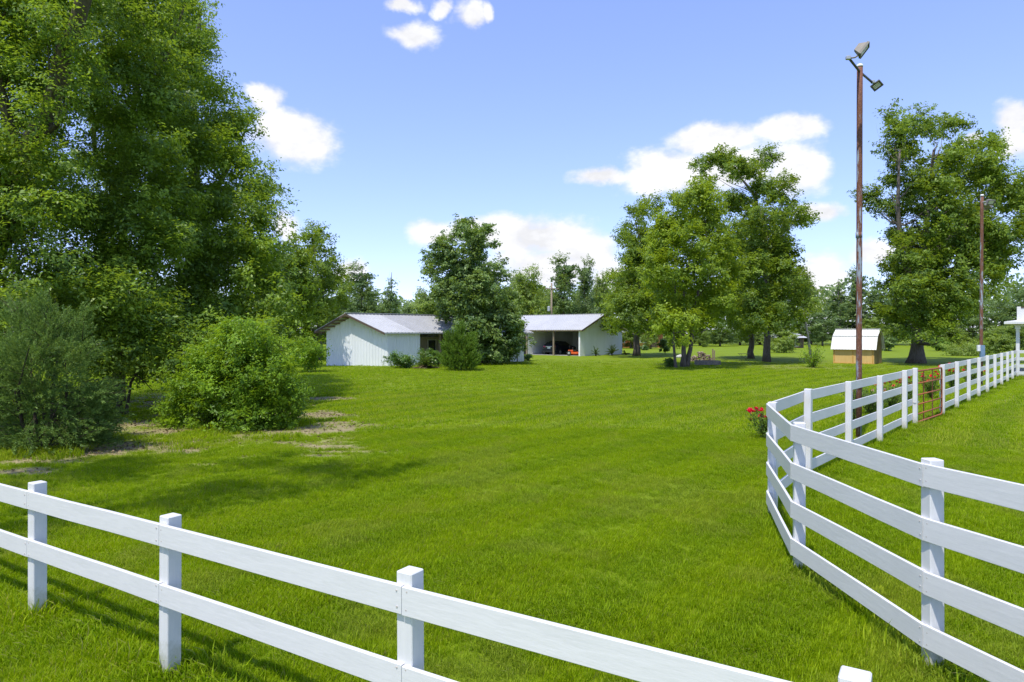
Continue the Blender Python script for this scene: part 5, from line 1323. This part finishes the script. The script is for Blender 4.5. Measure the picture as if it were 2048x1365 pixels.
shrub('round_shrub', 'small dark round shrub on the lawn right of the thick oak trunk', 1289, 701, 690, 8, M['holly'], 58, .2, .4)
shrub('round_shrub', 'olive green shrub beyond the tallest oak trunk', 1568, 706, 670, 32, M['far_leaf_light'], 59, .22, 1.1)
shrub('round_shrub', 'low leafy rose hedge under the thin light pole', 1935, 712, 690, 44, M['far_leaf_light'], 60, .16, 1.4)
shrub('round_shrub', 'low leafy shrub by the porch end of the fence', 2000, 716, 672, 26, M['far_leaf_light'], 61, .18, 1.2)
shrub('round_shrub', 'tiny dark plant at the foot of the clump tree', 1343, 735, 721, 8, M['holly'], 62, .10, .4)


def arching_plant(name, label, base, nf, H, R, mat, seed, leaflet=.22, cat='palm', group=None, tilt=(.3, 1.2), dead=0, w=.035):
    "fronds of narrow leaflets springing from one crown"
    rng = np.random.default_rng(seed); root = empty(name, base, label, cat, group); tb = Tubes()
    for i in range(nf + dead):
        a = 2 * math.pi * i / nf + rng.uniform(-.3, .3); el = rng.uniform(*tilt) if i < nf else rng.uniform(-.1, .25); L = R * rng.uniform(.8, 1.15) * (1 if i < nf else .8); pts = []
        for k in range(9):
            f = k / 8; h = L * f * math.cos(el) ; z = .12 * H + H * math.sin(el) * f * 1.25 - H * .55 * f * f * math.cos(el) * 1.1
            pts.append(base + Vector((h * math.cos(a), h * math.sin(a), max(.04, z))))
        C, T, Nn = [], [], []
        for k in range(1, 9):
            t_ = (pts[k] - pts[k - 1]).normalized(); sd = t_.cross(Vector((0, 0, 1))).normalized()
            for s in (-1, 1):
                for j in range(2):
                    v = (sd * s + t_ * .7 + Vector((0, 0, .25))).normalized(); C.append(pts[k].lerp(pts[k - 1], j * .5) + v * leaflet * .45); T.append(v); Nn.append(Vector((0, 0, 1)) - v * v.z + Vector((rng.normal(), rng.normal(), 0)) * .2)
        C, T, Nn = np.array(C), np.array(T), np.array(Nn); Nn /= np.linalg.norm(Nn, axis=1, keepdims=True); n = len(C)
        fr = leaves('frond', C, Nn, np.full(n, leaflet), np.full(n, w), .5 + rng.normal(0, .2, n), mat if i < nf else M['dead_frond'], root, rng, T)
        tb.add(pts, [.012] * 8 + [.004], 4)
    tb.add([base, base + Vector((0, 0, .14 * H + .05))], [.09, .07], 8); tb.build('stem', M['bark_dark'], root)
    return root


arching_plant('sago_palm', 'larger dark sago palm against the shaded carport gable', G(1224, 711.5), 18, 1.1, .85, M['palm'], 71, .24, group='palms at the carport', w=.05)
arching_plant('sago_palm', 'small light sago palm near the carport corner post', G(1191.5, 712.5), 10, .95, .55, M['palm'], 72, .18, group='palms at the carport', w=.045)
arching_plant('sago_palm', 'low dark palm at the far end of the carport gable', G(1251, 710), 10, .5, .6, M['palm'], 73, .2, group='palms at the carport', w=.05)
arching_plant('fan_palm', 'small palm with dry pale fronds in front of the barn shrubs', G(852, 737.5), 16, 1.15, .95, M['palm'], 74, .30, tilt=(.35, 1.35), dead=12, w=.05)


# vase-shaped bush with long bare stems, and the pale leaning tree beside it
def vase_bush():
    b = G(1626, 735.5); d = b.y; rng = np.random.default_rng(81); root = empty('vase_shrub', b, 'vase-shaped shrub with upright leafy stems on a sandy patch', 'shrub'); tb = Tubes(); C = []
    for i in range(26):
        a = rng.uniform(0, 6.28); sp = rng.uniform(.2, 1.1); h = rng.uniform(.9, 1.75) * (1.15 - .3 * sp); p = [b + Vector((math.cos(a) * .1, math.sin(a) * .1, 0))]
        for k in range(1, 6): f = k / 5; p.append(b + Vector((math.cos(a) * sp * f ** 1.3, math.sin(a) * sp * f ** 1.3, h * f)))
        tb.add(p, [.018, .015, .012, .010, .007, .003], 5)
        for k in range(46): 
            f = rng.uniform(.12, 1); j = min(4, int(f * 5)); q = p[j].lerp(p[j + 1], f * 5 - j); C.append(q + Vector(rng.normal(size=3)) * .10)
    tb.build('stem', M['bark'], root); C = np.array([c for c in C if c.z > .03]); n = len(C); Nn = unit(rng, n) * .7 + np.array([0, 0, .6]); Nn /= np.linalg.norm(Nn, axis=1, keepdims=True)
    tag(leaves('crown', C, Nn, .13 * rng.uniform(.7, 1.3, n), .06, .55 + rng.normal(0, .25, n), M['shrub'], root, rng), kind='stuff')


vase_bush()
d_ = 56.0; b = Vector(((1622 - CX) / F * d_, d_, 0))
tree('leaning_tree', 'pale smooth leaning trunk with thin reddish crown left of the shed', b, pxl([(1612, 590, 16, 12), (1624, 606, 14, 10), (1604, 612, 12, 10), (1590, 580, 14, 14), (1634, 598, 8, 8), (1615, 570, 12, 10)], d_, 1.2, 16),
     [([b, P(1617, 680, d_), P(1610, 640, d_), P(1606, 600, d_)], .12, .05)], 150, 16, .45, .16, M['far_leaf_light'], 82, 'bark_pale', limbs=8, twigs=24, flare=1.1)

# --- roses
FLOWER = None


def flower_mesh(r):
    bm = bmesh.new()
    for ring, (n, tilt, s) in enumerate(((6, .25, 1.0), (5, .75, .8), (4, 1.2, .55))):
        for k in range(n):
            a = 2 * math.pi * k / n + ring * .5; d = Vector((math.cos(a), math.sin(a), 0)); t_ = Vector((-d.y, d.x, 0)); ou = d * math.cos(tilt) + Vector((0, 0, 1)) * math.sin(tilt)
            q = [t_ * (-.12 * r), ou * r * .55 * s - t_ * r * .42 * s, ou * r * s + Vector((0, 0, r * .12)), ou * r * .55 * s + t_ * r * .42 * s, t_ * (.12 * r)]
            bm.faces.new([bm.verts.new(v + Vector((0, 0, ring * .08 * r))) for v in q])
    me = bpy.data.meshes.new('rose_flower'); bm.to_mesh(me); bm.free(); return me


PET = {}
for nm, mt in (('petal_red', 'petal_red'), ('petal_coral', 'petal_coral'), ('petal_pink', 'petal_pink')):
    PET[nm] = flower_mesh(.055); PET[nm].materials.append(M[mt])


def rose(label, x, y, H, R, fl, seed, dense=1.0):
    b = G(x, y); rng = np.random.default_rng(seed); root = empty('rose_bush', b, label, 'rose bush', 'rose bushes along the fence'); tb = Tubes(); C = []; tips = []
    for i in range(int(16 * dense)):
        a = rng.uniform(0, 6.28); sp = R * rng.uniform(.2, 1.0); h = H * rng.uniform(.6, 1.0); p = [b + Vector((sp * math.cos(a) * f, sp * math.sin(a) * f, h * f ** .8)) for f in (0, .25, .5, .75, 1)]
        tb.add(p, [.010, .008, .007, .005, .003], 5); tips.append(p[-1])
        for k in range(int(60 * (.6 + R))): f = rng.uniform(.1, 1) * 4; j = min(3, int(f)); C.append(p[j].lerp(p[j + 1], f - j) + Vector(rng.normal(size=3)) * .06)
    tb.build('stem', M['bark_dark'], root); C = np.array([c for c in C if c.z > .02]); n = len(C); Nn = unit(rng, n) * .8 + np.array([0, 0, .6]); Nn /= np.linalg.norm(Nn, axis=1, keepdims=True)
    tag(leaves('crown', C, Nn, .055 * rng.uniform(.7, 1.3, n), .032, .5 + rng.normal(0, .25, n), M['rose_leaf'], root, rng), kind='stuff')
    k = 0
    for (pet, cnt, sc_) in fl:
        for _ in range(cnt):
            t_ = tips[k % len(tips)]; k += 1; o = bpy.data.objects.new('flower', PET[pet]); COL.objects.link(o); o.parent = root
            o.location = t_ - b + Vector((rng.normal() * .04, rng.normal() * .04, .02)); o.rotation_euler = (rng.normal() * .5 + .35, rng.normal() * .5, rng.uniform(0, 6.28)); s = sc_ * rng.uniform(.8, 1.2); o.scale = (s, s, s)


rose('red rose bush growing outside the rounded fence corner', 1532, 880, .66, .42, [('petal_red', 12, 1.5), ('petal_coral', 3, 1.0)], 91, 1.3)
rose('pink rose bush at the foot of the tall rusty pole', 1708, 848, 1.15, .30, [('petal_pink', 3, 1.2)], 92, .8)
rose('dense green rose bush with few pink blooms right of the rusty pole', 1741, 829, .75, .60, [('petal_pink', 4, .9)], 93, 2.2)
rose('coral rose bush seen between the fence posts left of the gate', 1783, 819, .85, .60, [('petal_coral', 14, 1.0), ('petal_red', 3, 1.1)], 94, 1.8)
rose('magenta red rose bush just left of the gate post', 1818, 806, .95, .45, [('petal_red', 6, 1.4), ('petal_coral', 5, .9)], 95, 1.3)
rose('red rose bush seen through the bars of the gate', 1862, 798, .95, .48, [('petal_red', 10, 1.4), ('petal_coral', 4, 1.0)], 96, 1.3)
rose('bright pink-red rose bush behind the fence right of the gate', 1904, 780, 1.1, .5, [('petal_red', 9, 1.7), ('petal_coral', 6, 1.0)], 97, 1.4)
rose('straggling rose bush behind the middle of the far fence', 1940, 768, .95, .7, [('petal_coral', 7, 1.2)], 98, 1.8)

# --- wood pile, timber planter, table, white stones


def wood_pile():
    c = G(1402, 722); c.y = 58.0; c.x = (1402 - CX) / F * 58; u = Vector((1, -.15, 0)).normalized(); v = Vector((-u.y, u.x, 0))
    root = empty('wood_pile', c, 'heap of split firewood stacked against grey posts by the clump tree', 'wood pile')
    rng = random.Random(3); me = bpy.data.meshes.new('log'); V, Fc = tube_arrays([Vector((0, -.24, 0)), Vector((.01, 0, .005)), Vector((0, .24, 0))], [.085, .09, .08], 8)
    me.from_pydata([tuple(q) for q in V], [], Fc); me.update()
    lm = NT('cut_log'); lm.set(.85, .2); lm.color(lm.ramp(lm.noise(7, 5, .7), [(.35, (.09, .065, .045)), (.5, (.25, .19, .14)), (.62, (.50, .42, .34))])); me.materials.append(lm.m)
    n = 0
    for row in range(6):
        m_ = 11 - row
        for k in range(m_):
            if rng.random() < .08 * row: continue
            o = bpy.data.objects.new('log', me); COL.objects.link(o); o.parent = root
            x = -.92 + .17 * k + .10 * row + rng.uniform(-.04, .04) + .03 * row; q = u * x + v * rng.uniform(-.08, .08) + Vector((0, 0, .085 + .135 * row + rng.uniform(-.02, .02)))
            o.location = q; o.rotation_euler = (rng.uniform(-.25, .25), rng.uniform(0, 6.28), math.atan2(u.y, u.x) + rng.uniform(-.45, .45)); s = rng.uniform(.8, 1.25); o.scale = (s, rng.uniform(.8, 1.2), s)
    for x, h in ((.98, 1.12), (1.08, 1.0)): box('stake', c + u * x + v * (.1 if h > 1.05 else -.15) + Vector((0, 0, h / 2 - .05)), (.05, .05, h / 2), M['timber'], root, u)


def planter():
    c = G(1415, 730.5); u = Vector((1, -.06, 0)).normalized(); v = Vector((-u.y, u.x, 0)); root = empty('timber_planter', c, 'weathered grey timber planter box in front of the wood pile', 'planter')
    grey = plain('grey_weathered_timber', (.20, .18, .155), .85, var=.3, scale=9, bump=.3); L, D = .88, .42
    for k in range(2):
        z = .10 + k * .165
        box('plank', c + v * -D + Vector((0, 0, z)), (L, .03, .08), grey, root, u, .008); box('plank', c + v * D + Vector((0, 0, z)), (L, .03, .08), grey, root, u, .008)
        for s in (-1, 1): box('plank', c + u * s * (L - .031) + Vector((0, 0, z)), (.03, D - .031, .079), grey, root, u, .008)
    box('soil', c + Vector((0, 0, .26)), (L - .07, D - .04, .02), plain('planter_soil', (.30, .20, .11), .9, var=.3, scale=12), root, u)


def table():
    c = G(1488, 723.5); root = empty('metal_table', c, 'small dark metal folding table under the oak', 'table'); dk = plain('dark_green_metal', (.03, .035, .03), .5)
    for k in range(7): box('slat', c + Vector((0, -.27 + .09 * k, .66)), (.45, .036, .012), dk, root)
    for s in (-1, 1):
        tube('leg', [c + Vector((s * .38, -.25, 0)), c + Vector((s * .12, -.2, .36)), c + Vector((s * .36, -.25, .65))], .014, dk, root, 6); tube('leg', [c + Vector((s * .38, .25, 0)), c + Vector((s * .12, .2, .36)), c + Vector((s * .36, .25, .65))], .014, dk, root, 6)
    tube('brace', [c + Vector((-.13, -.2, .36)), c + Vector((.13, -.2, .36))], .012, dk, root, 6); tube('brace', [c + Vector((-.13, .2, .36)), c + Vector((.13, .2, .36))], .012, dk, root, 6)


def rock():
    c = G(1360, 716); bm = bmesh.new(); bmesh.ops.create_icosphere(bm, subdivisions=3, radius=1.0); r = random.Random(4)
    for v in bm.verts:
        n_ = 1 + .18 * math.sin(v.co.x * 5 + 1) * math.cos(v.co.y * 4) + .08 * r.random(); v.co = Vector((v.co.x * .34 * n_, v.co.y * .25 * n_, v.co.z * .20 * n_)) + c + Vector((0, 0, .10))
    tag(frombm('stone', bm, plain('white_stone', (.55, .54, .52), .8, var=.15, scale=5, bump=.3), None, origin=c, smooth=True), 'small whitish stone lying on the lawn behind the clump tree', 'stone')


wood_pile(); planter(); table(); rock()
